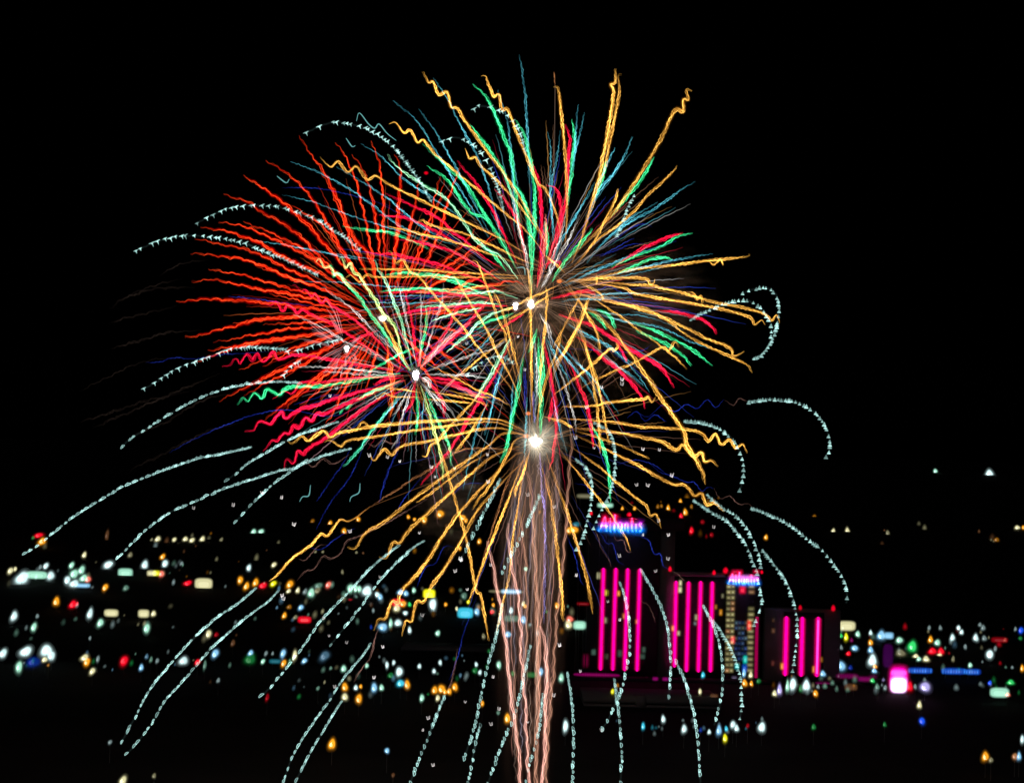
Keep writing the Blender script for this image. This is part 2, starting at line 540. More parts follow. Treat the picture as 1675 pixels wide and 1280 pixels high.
FOUNT = """
y6 840 640 820 615 799 588 780 565 753 530 743 519 711 483 684 451 671 445 659 426 648 430 639 411 634 411
y5 845 620 830 565 824 540 812 515 797 470 787 445 780 428 773 425
y6 850 655 844 637 833 611 815 580 793 534 768 493 748 460 740 449
y7 853 640 849 610 838 568 828 530 817 495 805 473
y7 870 690 870 634 869 610 869 555 868 510 868 468 863 440 859 441
y7 881 680 885 600 891 540 893 518 895 487 893 467
y9 905 613 910 593 928 568 943 540 955 509 965 484
y7 908 608 920 580 934 555 950 526 962 495
y7 878 700 881 674 890 633 898 605 908 584 915 560 919 545
y6 906 645 940 619 967 598 997 571 1003 574 1010 568 1009 560
y5 953 633 981 618 1043 590 1083 568 1093 574 1104 559 1111 568
y6 920 665 975 663 993 658 1025 655 1053 652 1060 648 1066 657 1073 649
y6 890 681 908 686 920 690 937 700
y7 918 684 1000 690 1051 698 1080 699 1143 706 1158 721 1170 710 1180 726 1193 719 1203 733 1215 726 1222 741
y9 941 700 1001 706 1076 720 1105 735 1118 728 1133 745 1148 740 1153 755 1165 753 1175 763
y5 938 703 1001 723 1063 750
y7 938 710 1008 743 1051 765 1096 790 1120 793 1135 810 1148 807 1155 825 1168 823 1185 836
y6 930 728 976 760 1026 803 1056 826 1064 843 1074 841 1082 864
y5 915 735 951 780 983 820 1001 843 1023 878 1031 901
y7 893 740 908 783 926 833 938 871 958 938 965 975 970 1004
y8 887 765 901 820 908 871 916 940 918 955 920 985 921 1016
y6 868 733 855 775 844 800 843 814
y7 862 712 843 720 830 745 800 795 785 813 780 820 773 834
y8 868 712 825 708 800 728 775 745 706 793 631 851 598 871 581 896 568 894
y5 800 740 766 760 720 795 681 822
y8 850 730 800 750 706 833 668 868 653 888 643 887 631 912 620 909
y8 855 740 835 750 750 840 693 925 658 965 651 985 641 983 631 1010 618 1013 612 1031
y7 865 745 820 790 782 833 759 875 731 923 706 958 693 983 681 985 673 1015 663 1015 657 1041
y6 860 740 830 820 798 900 778 955 765 986
b5 850 740 835 775 810 850 783 938
y5 858 745 850 810 840 870 833 940 823 983 811 1039
y5 860 705 800 685 631 693 606 698 593 690 581 703 566 695
y7 850 700 800 685 631 695 568 705 553 708 540 715 528 705 505 720 493 713 478 725 470 720
y6 855 705 800 690 706 700 606 715 570 720 558 730 540 720 530 723
y7 855 710 800 700 706 720 656 730 641 743 628 735 613 752 606 745
b5 850 735 760 735 706 765 650 800 606 828
y6 606 828 573 851 555 851 535 876 525 873 508 891 480 911 465 926 453 940 440 951
v5 883 740 886 795 891 845 891 940 890 1020
u4 741 893 726 895 713 920 696 928 681 961
u3 581 863 561 873 543 885 525 898 505 895
u4 780 975 760 1030 750 1068 740 1100 733 1113
u3 1040 673 1060 681 1083 663 1103 673 1123 661 1140 668 1158 653 1170 666 1185 653
n3 1185 653 1200 662 1210 651 1223 657
u3 1026 683 1041 673 1056 688 1071 678 1090 690
u4 1060 755 1080 772 1095 777 1123 788 1135 788 1148 803 1158 796 1168 798
n3 1168 798 1178 815 1193 811 1210 825 1223 823 1233 833
u4 1020 870 1038 873 1060 883 1070 905 1080 905 1085 925 1098 933
n3 1098 933 1108 938 1113 943 1121 950
u4 960 850 980 870 993 888 1003 890 1010 915 1023 925
u4 925 870 933 888 943 918 950 950 956 958
u4 890 745 891 800 893 850
n4 571 743 545 758 528 750 513 763 500 755
n4 660 722 641 725 626 720 613 730 601 723
n4 700 815 640 850 590 875 568 885 556 905 540 913 528 910 513 930 500 933 485 950
n3 535 890 520 893 500 915 488 913
n4 625 1020 616 1035 606 1073 588 1098 578 1116
n4 748 1060 740 1110 731 1130
n3 1000 860 1003 868 1008 883 1020 883 1025 900 1035 903
n3 970 860 978 878 983 895 995 913 1000 928
n3 1045 980 1053 985 1063 993 1073 1018
u3 790 790 770 790 755 795 740 810
u3 690 780 665 810 650 835
u3 940 790 960 795 965 808 985 805
u3 1010 760 1040 752 1070 760 1090 775
"""
# pale mint stars that blink as they fall: only the blinks shine
STROBE = """
b 220 411 243 401 260 394 293 387 330 386 371 391 401 398 431 411 463 423 493 436 520 450
b 320 366 345 353 371 342 398 337 423 336 456 339 493 349 524 362 539 373 564 388 591 411
b 499 218 528 205 548 200 568 202 595 209 623 223 648 245 668 271 686 296 705 330
b 721 233 733 228 746 225 766 232 783 245 796 263 806 286 816 313 824 346
b 773 179 786 174 811 177 829 188 844 205 854 228 861 256
b 233 636 253 627 273 613 303 597 336 586 373 572 403 568 436 569 468 571
s 198 731 213 718 236 703 260 688 305 661 351 641 398 629 448 624 493 626
s 38 906 60 893 85 873 125 841 163 818 200 796 250 775 286 762 326 749 371 740 414 730
s 178 924 196 908 206 898 226 878 251 856 281 836 313 822 346 807 376 795 411 784 455 770 480 765 505 750
s 368 786 382 777 405 758 443 735 480 715 518 701 555 689
s 383 855 395 843 418 818 455 785 493 760 530 745 575 733
s 198 1214 208 1196 223 1168 243 1130 271 1094 301 1060 331 1030 364 1003 391 985 420 960
s 205 1233 218 1221 248 1183 270 1145 295 1118 315 1095 345 1060 373 1035 406 1007 436 985 456 965
s 425 1138 440 1126 455 1107 473 1086 498 1053 520 1020 543 995 566 973 588 948 618 918 651 893
s 540 1055 560 1030 580 1005 598 980 613 960 638 930 676 895 693 885
s 463 1279 481 1231 511 1183 540 1143 560 1111 588 1078 606 1053
s 483 1279 503 1238 521 1208 551 1158 560 1145
q 670 1282 688 1236 705 1193 718 1160 728 1135
d 758 1241 770 1208 780 1170 790 1123 800 1080 813 1033 822 985
d 820 938 840 900 845 891 870 841 883 810
d 753 916 763 897 775 871 800 821 818 783
d 798 1282 811 1243 826 1205 843 1165 858 1100 868 1055
q 765 1282 775 1230 785 1185
d 860 1280 866 1250 881 1198 888 1135
q 936 1282 938 1210 936 1155 928 1098
d 1015 1282 1017 1236 1015 1198 1010 1148 1005 1110
d 1048 930 1065 960 1083 995 1093 1033 1097 1083 1095 1130 1093 1145
d 984 1193 995 1177 1000 1165 1015 1133 1023 1103 1030 1058 1029 1020 1023 980 1013 950
d 1105 1080 1121 1115 1133 1158 1141 1206 1144 1248 1146 1282
d 1150 990 1168 1025 1178 1058 1182 1096 1181 1133 1173 1168 1168 1185
t 1166 1013 1183 1038 1198 1066 1211 1108 1213 1138 1213 1155 1210 1176
t 1155 808 1185 832 1200 840 1215 855 1230 880 1240 905 1245 930
t 1133 817 1165 838 1188 850 1205 870 1220 890 1230 915 1238 935 1243 965 1246 980 1243 995 1233 1023
t 1246 898 1266 923 1281 943 1293 968 1301 998 1304 1033 1299 1081 1295 1098
t 1228 830 1255 840 1288 856 1321 881 1346 901 1366 926 1381 951 1386 978 1383 986
t 1223 657 1266 653 1303 658 1328 671 1346 691 1356 716 1356 740 1350 747
t 1118 688 1143 690 1173 699 1198 718 1210 740 1217 768 1213 793 1209 803
t 1213 480 1233 473 1251 470 1268 480 1274 500 1272 525 1266 548 1258 563 1247 579 1230 588
t 1128 525 1140 516 1158 508 1180 498 1200 493 1220 491 1240 500 1253 515 1261 535 1259 563
t 971 690 996 705 1005 733 1005 770 998 805 981 840 968 868
t 941 750 961 768 968 795 966 828 958 861 948 891 938 903
t 1037 318 1026 343 1016 368 1008 386
b 839 593 830 586 812 583 793 589 774 603 763 613
b 468 575 490 572 520 563 560 555
b 462 615 475 600 490 590
"""
# small curled mint embers
EMBER = """
566 226 576 240 581 238
453 288 468 299 473 293
508 793 505 810 495 812 490 820
589 790 587 805 575 812 572 820
583 198 588 185 603 203 613 210 620 203 633 218 648 230
845 438 857 438 859 450
"""
RISING = """
p7 851 1282 848 1220 841 1176 833 1113 826 1038 813 963 801 900 799 884
p6 866 1282 861 1193 858 1138 853 1075 851 1025 846 968 836 915 830 855
P9 877 1282 878 1200 881 1125 880 1050 877 975 875 900 870 830 863 770
P6 893 1282 898 1175 906 1095 911 1000 919 940 926 860 928 808 934 745 935 708
p8 887 1282 891 1220 892 1163 895 1113 892 1063 885 1023
P4 858 1100 862 1000 860 920 848 830
"""
GLINT = """461 813 604 744 634 747 654 754 481 857 572 868 686 871 753 913 706 763 712 779 428 805 382 825 317 830 461 973 464 978
621 943 538 1039 567 1050 626 1057 529 1010 612 1107 547 1122 761 1147 700 1173 691 1005 744 933 764 963 754 915 807 1106
803 1183 817 1158 692 1193 863 1180 915 1055 906 1136 708 1250 984 1193 611 1107 994 983 1014 1013 1052 874 1093 874 1093 913
1072 933 1013 908 1168 861 943 940 949 1097 915 1054 550 634 540 647 763 561 859 604 847 550 951 599 984 633 1018 627 959 665
798 787 863 808 906 828 941 715 972 732 1052 734 1079 735 1099 777 1041 792 1060 793 1077 851 803 923 1018 620 744 765 797 743"""
# city lamps: x y width height colour(+ d for dim, b for bright)
LAMPS = """
69 885 13 14 A;63 875 15 9 R;54 879 6 6 Gd;138 907 8 10 P;213 907 8 10 Pd;175 875 7 18 Nd;258 881 10 9 P;285 882 7 8 P;303 881 9 9 P;314 883 9 9 P;331 881 9 9 P;266 910 9 10 A;248 882 5 6 Pd;362 882 6 7 Pd
75 925 9 11 W;66 927 6 9 Wd;117 924 9 11 I;177 923 16 14 W;237 923 12 16 W;270 921 11 13 W;297 921 6 7 Wd;17 933 10 11 P;25 930 6 8 P;36 945 22 22 Wb;83 941 14 16 W;121 938 14 16 I;133 932 12 14 I;110 948 11 16 W;121 954 16 14 W;137 945 14 14 I;144 947 11 11 S;264 938 10 12 S;172 960 10 13 A;206 961 11 10 Id;307 953 14 10 R;92 983 11 16 A;119 988 14 14 R;126 987 5 7 R;407 928 8 12 W;393 948 10 14 A;403 958 10 14 A;418 952 10 14 A;430 957 14 12 R;447 954 11 10 Y;474 955 12 14 A;472 966 8 8 P
23 1007 12 18 W;147 1003 10 20 W;55 1025 10 15 I;164 1018 11 16 I;240 1027 11 17 I;61 1007 6 8 Wd;251 1003 9 10 P;147 1043 5 8 Wd
5 1068 14 16 W;42 1065 20 17 Wb;76 1063 20 22 Wb;84 1072 14 16 W;54 1082 26 18 Bd;31 1090 12 20 I;73 1078 10 10 P;142 1082 12 14 A;138 1075 14 12 P;151 1097 10 12 P;203 1080 15 18 R;231 1091 8 11 C;160 1077 6 14 Wd;300 1080 15 15 W;323 1082 10 11 R;335 1087 6 16 Id;352 1068 12 17 C;341 1036 10 15 P;354 1037 8 9 Rd;381 1051 8 11 Nd;410 1067 9 10 C;409 1077 20 18 Gd;357 1112 6 9 Wd;240 1073 7 9 Cd;247 1078 6 10 Id;257 1080 6 10 Wd;79 1087 5 7 Ad
448 923 9 9 P;415 869 10 9 I;427 869 10 9 I;511 852 7 8 Ad;540 855 7 9 A;563 868 8 10 A;586 849 7 9 A;668 845 6 7 A;678 849 6 6 A;694 850 10 12 A;720 840 14 13 A;757 846 10 10 A;762 851 7 8 A;784 885 7 9 A;752 896 7 8 A;516 902 5 5 Pd;528 902 5 5 Pd;583 903 5 5 Pd;594 904 4 5 Nd
487 965 8 10 P;499 967 8 10 Wd;509 969 12 16 I;521 957 14 10 Id;537 956 11 12 S;519 965 12 12 Pd;573 962 10 16 I;582 962 8 14 I;600 966 18 18 Wb;588 963 8 12 I;617 972 8 10 W;622 976 8 12 C;492 993 9 10 C;473 992 9 8 Ad;465 1006 8 12 A;483 1009 8 8 Pd;453 993 5 6 Cd;573 980 8 4 Rd;560 935 5 8 Pd
655 968 12 10 C;664 970 8 10 C;677 965 7 9 I;659 987 12 10 A;649 994 12 14 P;670 988 6 8 G;708 988 12 22 Wb;729 988 6 8 A;663 1002 8 8 W;639 1019 7 15 I;626 1025 15 14 C;651 1018 12 12 W;670 1030 7 12 W;607 1025 5 8 Bd;716 1035 9 10 I;759 974 10 13 Id;780 1000 10 12 C;747 995 5 8 P;766 984 6 8 Y;791 1040 7 10 Pd
435 1068 6 9 Wd;446 1068 5 7 Wd;463 1068 10 14 C;464 1084 9 13 A;482 1071 8 20 P;430 1081 8 9 I;498 1080 10 9 C;531 1072 18 18 Cd;541 1092 6 7 Id;562 1093 9 12 I;600 1088 6 9 I;633 1087 6 12 W;644 1083 6 9 W;686 1089 6 9 W;710 1097 6 9 W;720 1083 6 9 W;653 1098 11 16 Wb;639 1104 10 10 Gd;655 1117 14 13 T;666 1119 10 15 A;612 1124 11 16 C;624 1124 8 12 I;564 1123 11 14 A;564 1139 10 13 P;582 1124 7 10 W;590 1122 6 7 A;587 1142 11 18 A;520 1125 6 8 Id;437 1140 7 14 Rd;690 1141 8 13 I;716 1141 8 11 P;711 1128 10 14 A;722 1126 12 15 A;735 1130 9 11 A;744 1123 10 14 A;728 1131 8 9 A;779 1086 6 9 W;777 1096 10 10 Gd;785 1099 6 9 W;753 1104 5 8 Cd
807 989 6 8 A;805 1000 8 9 R;836 998 8 12 W;856 987 7 10 P;859 991 6 8 A;856 1013 10 14 C;831 1037 12 10 C;911 990 8 13 A;930 1021 14 15 P;932 1012 14 11 S;894 1000 5 6 Gd;816 1087 8 14 I;885 1098 8 14 C;839 1101 7 10 Gd;830 1174 10 18 Ab;918 1108 9 14 I;925 1187 9 20 Wb;789 1150 6 10 A;815 1165 6 8 Id;633 1227 8 10 C;543 1216 12 19 Ab;201 1276 13 16 P;252 1268 7 9 Pd;180 1213 7 9 Wd;643 1267 6 8 Nd
1018 831 5 7 A;1038 831 6 7 A;1076 828 6 8 Ad;1082 827 5 7 Ad;1093 830 7 10 A;1113 819 6 7 A;1121 837 8 13 A;1131 828 6 8 Ad;1114 843 7 9 R;1149 853 8 7 Rd;1131 867 8 12 R;1164 874 8 8 Rd;1253 878 7 10 A;1332 845 8 8 Ad;1363 868 7 10 P;1386 868 8 12 P;1452 871 7 9 Pd;1005 790 5 8 Ad;967 839 6 7 R;1030 841 6 6 R;883 837 5 7 Ad;940 866 12 12 A;943 857 14 9 Td;931 867 10 11 A;805 884 6 8 A;860 930 6 8 I;1618 775 13 16 Wb;1530 770 7 9 I;1664 862 9 8 P;1674 862 6 8 A;1630 882 9 8 Ad
1384 1041 8 14 Y;1375 1039 9 8 G;1403 1036 8 11 I;1393 1046 6 9 Md;1376 1058 6 9 Wd;1398 1059 12 11 C;1388 1068 9 8 R;1376 1088 15 17 C;1391 1091 9 9 Bd;1424 1034 6 10 W;1424 1050 8 11 A;1424 1062 9 12 C;1427 1079 15 20 Wb;1431 1089 8 8 A;1430 1096 9 10 C;1441 1038 14 17 C;1471 1046 12 12 I;1492 1056 15 20 Gb;1473 1067 18 12 Pd;1498 1072 10 8 P;1503 1077 8 8 I;1515 1077 12 10 P;1522 1045 9 12 A;1533 1050 10 11 I;1525 1064 15 12 R;1539 1064 11 12 R;1537 1070 9 5 P;1559 1077 6 10 Pd;1520 1026 6 9 Wd;1538 1026 6 9 Wd;1568 1026 7 10 W;1573 1033 7 9 W;1558 1042 9 13 W;1596 1042 9 13 W;1608 1026 8 10 Wd;1603 1021 6 8 Wd;1610 1043 9 9 Wd;1644 1046 6 8 Sd;1670 1030 9 12 B;1669 1043 7 8 Gd;1661 1028 5 8 Wd;1579 1057 6 9 Wd;1628 1060 6 10 Wd;1619 1069 12 17 Wb;1672 1092 7 12 A;1587 1087 7 10 I
1513 1122 18 18 V;1488 1122 12 18 R;1648 1135 9 8 S;1653 1115 13 9 G;1619 1116 7 9 B;1427 1112 9 8 G;1435 1122 8 12 Id;1448 1124 7 10 Wd;1497 1122 6 10 Wd;1445 1111 6 7 Vd;1297 1118 12 22 Wb;1319 1120 13 22 Wb;1275 1127 9 18 V;1267 1133 8 11 P;1288 1121 7 20 I;1334 1133 9 11 A;1338 1122 6 9 Wd;1346 1101 10 10 C;1310 1125 8 14 Gd;1504 1152 9 13 P;1508 1178 11 14 B;1447 1184 7 9 Gd;1331 1188 8 12 Gd;1612 1236 12 18 A;1621 1242 8 10 Pd;1660 1236 10 13 N;1667 1236 8 14 C;1672 1208 7 14 W
1085 1175 8 14 W;1052 1187 7 12 T;1119 1191 9 15 W;1160 1196 6 9 W;1146 1193 6 9 Bd;1176 1193 10 19 C;1188 1191 6 10 T;1199 1184 10 14 W;1205 1190 9 12 W;1186 1206 9 15 Y;1246 1188 13 17 Wb;1223 1186 6 9 Rd;1150 1103 7 10 T;1145 1130 6 12 P;1002 1130 6 10 Y;1010 1120 6 8 Ad;1218 1116 10 13 A;1228 1103 8 12 P;1229 1117 7 10 A;1217 1100 7 14 C;1241 1113 9 9 Gd
"""
# lit signs and shop fronts: x y w h colour
SIGNS = """
60 940 34 12 I;135 957 24 6 C;205 936 23 13 I;248 937 14 8 P;256 937 10 8 Y;333 954 28 17 P;182 1002 22 11 P;235 1003 17 12 P;498 1013 21 10 R;450 1081 18 6 Td;651 985 20 12 R;702 971 19 15 Yb;761 1002 25 17 T;828 967 56 4 Pd;836 967 32 7 C;837 1011 24 10 Id;948 1022 20 13 I;954 987 20 4 Rd;870 1103 16 8 Gd
1385 1023 28 15 P;1454 1039 14 10 C;1505 1096 40 9 B;1560 1097 40 10 B;1592 1098 24 9 B;1635 1046 26 8 Rd;1635 1132 30 15 I;1392 1123 20 10 Nd;1168 1138 12 7 Nd;990 826 25 7 I;957 811 26 6 Pd
"""
# ------------------------------------------------------------------ valley floor and hills: one sheet out to the ridge
xs = np.concatenate([np.linspace(-6000, -1200, 16), np.linspace(-1100, 1100, 45), np.linspace(1200, 6000, 16)])
ys = np.concatenate([np.linspace(-400, 300, 26), np.linspace(330, 1300, 26), np.linspace(1400, 9000, 60)])
nx, ny = len(xs), len(ys)
V = []
for y in ys:
    for x in xs:
        d = math.hypot(x, y) if y < 300 else y
        h = ground_h(d)
        if y > 1500:
            f = min(1, (y - 1500) / 2500)
            h += f * (14 * math.sin(x * .004 + y * .0013) + 9 * math.sin(x * .011 - y * .002)) * .5
        V.append((x, y, h - .3))
F = [(j * nx + i, j * nx + i + 1, (j + 1) * nx + i + 1, (j + 1) * nx + i) for j in range(ny - 1) for i in range(nx - 1)]
ground = make_obj('ground', V, F, matte('dry_valley_ground', (.016, .015, .014), .95, .02, .5, .05))
tag(ground, kind='structure')

# ------------------------------------------------------------------ lamps of the city
HUE = {'W': (.60, .84, .84), 'C': (.24, .55, .82), 'I': (.36, .76, .56), 'P': (.70, .66, .36), 'A': (.95, .36, .015), 'R': (.85, .005, .02), 'Y': (.85, .80, .01),
       'B': (.01, .08, .75), 'T': (.05, .55, .75), 'G': (.03, .55, .12), 'S': (.85, .16, .11), 'M': (.5, .01, .25), 'N': (.35, .15, .06), 'V': (.45, .40, .80)}
WORD = {'W': 'white', 'C': 'pale blue', 'I': 'mint green', 'P': 'pale yellow', 'A': 'amber', 'R': 'red', 'Y': 'lemon yellow', 'B': 'deep blue', 'T': 'turquoise', 'G': 'green',
        'S': 'salmon', 'M': 'magenta', 'N': 'brownish orange', 'V': 'lavender'}
POLE = matte('painted_lamp_steel', (.08, .08, .08), .6, 2.0, .2)

def egg(kind, sides=14, rings=10):
    """outline of a lamp's glow: slanting drop, upright egg, or drop with its point upward"""
    V, F = [], []
    for i in range(rings + 1):
        a = math.pi * i / rings
        z = math.cos(a)
        r = math.sin(a)
        if kind == 'drop':
            r *= .95 - .24 * z
        elif kind == 'slant':
            r *= .95 - .10 * z
        for j in range(sides):
            b = 2 * math.pi * j / sides
            x, y = r * math.cos(b), r * math.sin(b)
            if kind == 'slant':
                x += .26 * z
            V.append((x, y, z))
    for i in range(rings):
        for j in range(sides):
            F.append((i * sides + j, i * sides + (j + 1) % sides, (i + 1) * sides + (j + 1) % sides, (i + 1) * sides + j))
    return np.array(V), np.array(F)
EGG = {k: egg(k) for k in ('slant', 'egg', 'drop')}

LAMP = spark_material('lamp_glow', False)
ball0 = egg('egg', 10, 6)
def zone(x, y):
    if y < 912:
        a = 'on the dark hillside'
    elif y < 990:
        a = 'in the uppermost street band'
    elif y < 1052:
        a = 'in the middle street band'
    elif y < 1145:
        a = 'in the lower street band'
    else:
        a = 'in the dark lowest blocks'
    return a

def spot(x, y):
    for lim, s in ((130, 'at the city edge away from the towers'), (300, 'below the outermost mint arcs'), (450, 'where two mint arcs cross the city'), (600, 'below the gold zigzag tips'),
                   (700, 'beside the red sign'), (800, 'beside the turquoise shop sign'), (950, 'by the smoke column'), (1080, 'by the tallest tower'), (1180, 'by the four tube tower'), (1262, 'by the window tower'),
                   (1370, 'by the three tube tower'), (1480, 'by the pink billboard'), (1600, 'above the blue roof strips')):
        if x < lim:
            return s
    return 'past the blue roof strips'

lamps = []
for row in LAMPS.replace('\n', ';').split(';'):
    f = row.split()
    if len(f) == 5:
        lamps.append((float(f[0]), float(f[1]), float(f[2]), float(f[3]), f[4]))

def near_words(i):
    x, y, w, h, k = lamps[i]
    o = sorted((j for j in range(len(lamps)) if j != i), key=lambda j: (lamps[j][0] - x) ** 2 + (lamps[j][1] - y) ** 2)[:4]
    out = []
    for j in o:
        a, bb = lamps[j][0] - x, lamps[j][1] - y
        rel = 'beside' if abs(a) > abs(bb) else ('just under' if bb < 0 else 'just over')
        out.append(rel + ' a ' + SIZE(j) + WORD[lamps[j][4][0]] + ' one')
    return out
def SIZE(j):
    s = lamps[j][2] * lamps[j][3]
    return 'large ' if s > 200 else ('tiny ' if s < 55 else 'small ' if s < 95 else '')

words_of, used = [], {}
for i, (x, y, w, h, k) in enumerate(lamps):
    tone = 'dim ' if k.endswith('d') else 'dazzling ' if k.endswith('b') else ''
    head = tone + SIZE(i) + WORD[k[0]] + ' lamp '
    nb = near_words(i)
    cand = [head + spot(x, y)] + [head + spot(x, y) + ', ' + n for n in nb] + [head + zone(x, y) + ', ' + n for n in nb] + [head + nb[p] + ' and ' + nb[q] for p in range(4) for q in range(4) if p != q]
    words_of.append(cand)
count = {}
for cset in words_of:
    for c in set(cset):
        count[c] = count.get(c, 0) + 1
lamp_labels = []
for i, cset in enumerate(words_of):
    pick = next((c for c in cset if count[c] == 1 and len(c.split()) <= 16), None)
    if pick is None:
        pick = next((c for c in cset if c not in used and len(c.split()) <= 16), cset[1])
    used[pick] = 1
    lamp_labels.append(pick)

def lamp_level(k):
    return .26 if k.endswith('d') else 1.5 if k.endswith('b') else 1.15

for (x, y, w, h, k), lab in zip(lamps, lamp_labels):
    hue = np.array(HUE[k[0]]); g = lamp_level(k)
    kind = 'slant' if x < 560 else 'drop' if x > 955 else 'egg'
    lift = 9.0
    D = on_ground(x, y, lift)
    on_tower = (955 < x < 1262 and 866 < y < 1100) or (1262 <= x < 1375 and 985 < y < 1100)
    if on_tower:
        D = 985.0
    px = K * D
    c = at(x, y, D)
    E, EF = EGG[kind]
    w *= .86; h *= .86
    sz = np.array((w * .5, w * .5, h * .5)) * px
    bag = Bag()
    # glowing shells stand in for the lamp's blur and bloom, each a little lopsided
    f1, f2, f3 = rng.uniform(0, 6.28, 3)
    lump = 1 + .06 * np.sin(2 * np.arctan2(E[:, 2], E[:, 0]) + f1) + .06 * np.sin(3 * np.arctan2(E[:, 2], E[:, 0]) + f2) + .05 * np.sin(4 * E[:, 1] + f3)
    E = E * lump[:, None]
    for s, gg in ((1.75, .008), (1.48, .018), (1.28, .04), (1.12, .085), (.99, .14), (.86, .13), (.66, .08)):
        bag.add(E * sz * s + np.array((0, 0, .05 * (1 - s) * h * px)), EF, hue * gg * g)
    hot = hue * .55 + .45 * hue.max()
    if k[0] in 'RB':
        hot = hue + np.array((.15, .06, .06))
    # a bright crook shapes the light's shaken hot core, low and to one side
    if w * h > 45:
        a0 = rng.uniform(1.6, 2.6); sp = rng.uniform(2.2, 3.6)
        A = a0 + np.linspace(0, sp, 9)
        rr = rng.uniform(.42, .56)
        C3 = np.stack([np.cos(A) * w * .5 * rr * px, np.zeros(9), np.sin(A) * h * .5 * rr * px - .06 * h * px], axis=1)
        if kind == 'slant':
            C3[:, 0] += .3 * C3[:, 2]
        bag.tube(C3, np.array([.25, .6, .9, 1, 1, 1, .9, .6, .25]) * .11 * min(w, h) * px, hot * .42 * g, 5)
    V2, F2 = ball0
    bag.add(V2 * sz * .34 + np.array((-.08 * w * px, 0, -.12 * h * px)), F2, hot * .26 * g)
    o = make_obj('street_lamp', np.concatenate(bag.V), np.concatenate(bag.F), LAMP, None, np.concatenate(bag.C))
    o.location = c
    tag(o, lab, 'street lamp', 'lamps of the night city')
    gz = ground_h(D)
    if not on_tower and c[2] - gz > 1.5:
        top = c[2] - h * .3 * px
        r = .11 if D < 1500 else .2
        P = np.array([(0, 0, gz - c[2] - .3), (0, 0, (gz - c[2]) * .5), (0, 0, top - c[2])])
        pb = Bag(); pb.tube(P, np.array((r * 1.6, r * 1.2, r)), (0, 0, 0), 8)
        po = make_obj('pole', pb.V[0], pb.F[0], POLE, o)

# countless fainter lamps between them, one mass
bag = Bag()
FIELDS = ((0, 320, 918, 962, 14, 'WIPW'), (0, 300, 1000, 1045, 14, 'WIP'), (0, 480, 1058, 1098, 16, 'WCIG'), (240, 480, 868, 962, 18, 'PPNA'), (380, 640, 950, 1030, 26, 'IWPC'), (430, 800, 1060, 1140, 30, 'WICG'),
          (600, 960, 960, 1040, 36, 'WIPA'), (660, 800, 836, 900, 5, 'AANP'), (1000, 1190, 810, 880, 9, 'AAR'), (1375, 1675, 1020, 1086, 24, 'WWIPCR'), (1260, 1480, 1104, 1132, 20, 'WIPA'), (1000, 1250, 1170, 1200, 16, 'WCT'), (1400, 1670, 850, 890, 8, 'PN'), (0, 700, 880, 1120, 20, 'WPN'), (1500, 1675, 1090, 1140, 14, 'WIG'))
for x0, x1, y0, y1, n_, pal in FIELDS:
    for _ in range(n_):
        x, y = rng.uniform(x0, x1), rng.uniform(y0, y1)
        D = on_ground(x, y, 7.0)
        if 945 < x < 1262:
            D = max(D, 1060) if y < 1000 else min(D, 985.0)
        w_ = rng.uniform(2.4, 6.5); h_ = w_ * rng.uniform(1.0, 1.7); q = K * D
        hue = np.array(HUE[pal[rng.integers(len(pal))]]); g = rng.uniform(.05, .30) if rng.random() < .85 else rng.uniform(.3, .6)
        V2, F2 = EGG['slant' if x < 560 else 'drop' if x > 955 else 'egg']
        for s_, gg in ((1.8, .03), (1.4, .06), (1.0, .10), (.62, .14)):
            bag.add(V2 * np.array((w_, w_, h_)) * .5 * s_ * q + at(x, y, D), F2, hue * gg * g)
tag(bag.build('distant_lamps', LAMP), 'countless faint far lamps sprinkled through the dark city', 'lamps', None, 'stuff')

# ------------------------------------------------------------------ lit signs and shop fronts
def slab(e=3.4, n=20, m=12):
    V, F = [], []
    for i in range(m + 1):
        a = -math.pi / 2 + math.pi * i / m
        for j in range(n):
            b = 2 * math.pi * j / n
            f = lambda t: math.copysign(abs(t) ** (2 / e), t)
            V.append((f(math.cos(a)) * f(math.cos(b)), f(math.cos(a)) * f(math.sin(b)), f(math.sin(a))))
    for i in range(m):
        for j in range(n):
            F.append((i * n + j, i * n + (j + 1) % n, (i + 1) * n + (j + 1) % n, (i + 1) * n + j))
    return np.array(V), np.array(F)
SLAB, SLABF = slab()
def glow_slab(px0, py0, w, h, D, hue, g, name, parent=None, depth=2.0, hot=.5, soft=1.0):
    px = K * D
    c = at(px0, py0, D)
    half = np.array((w * .5 * px, depth, h * .5 * px))
    bag = Bag()
    tilt = np.array(((cs, 0, -sn), (0, 1, 0), (sn, 0, cs)))
    for s, gg in ((2.2 * soft, .03), (1.5 * soft, .06), (.8 * soft, .10), (.1, .14), (-.7, .14), (-1.6, .10)):  # stepped glowing shells add a soft bloom around the lit face
        hh = np.maximum(half + np.array((s, .3 * s, s)) * px, .2 * px)
        bag.add((SLAB * hh), SLABF, np.array(hue) * gg * g)
    hh = half * np.array((.62, .8, .5))
    bag.add(SLAB * hh + np.array((0, 0, -.08 * h * px)), SLABF, (np.array(hue) * .6 + .4 * max(hue)) * .22 * g * hot)
    o = make_obj(name, np.concatenate(bag.V), np.concatenate(bag.F), LAMP, None, np.concatenate(bag.C))
    o.location = c
    if parent is not None:
        o.parent = parent; o.matrix_parent_inverse = Matrix.Translation(-Vector(parent.location))
    return o

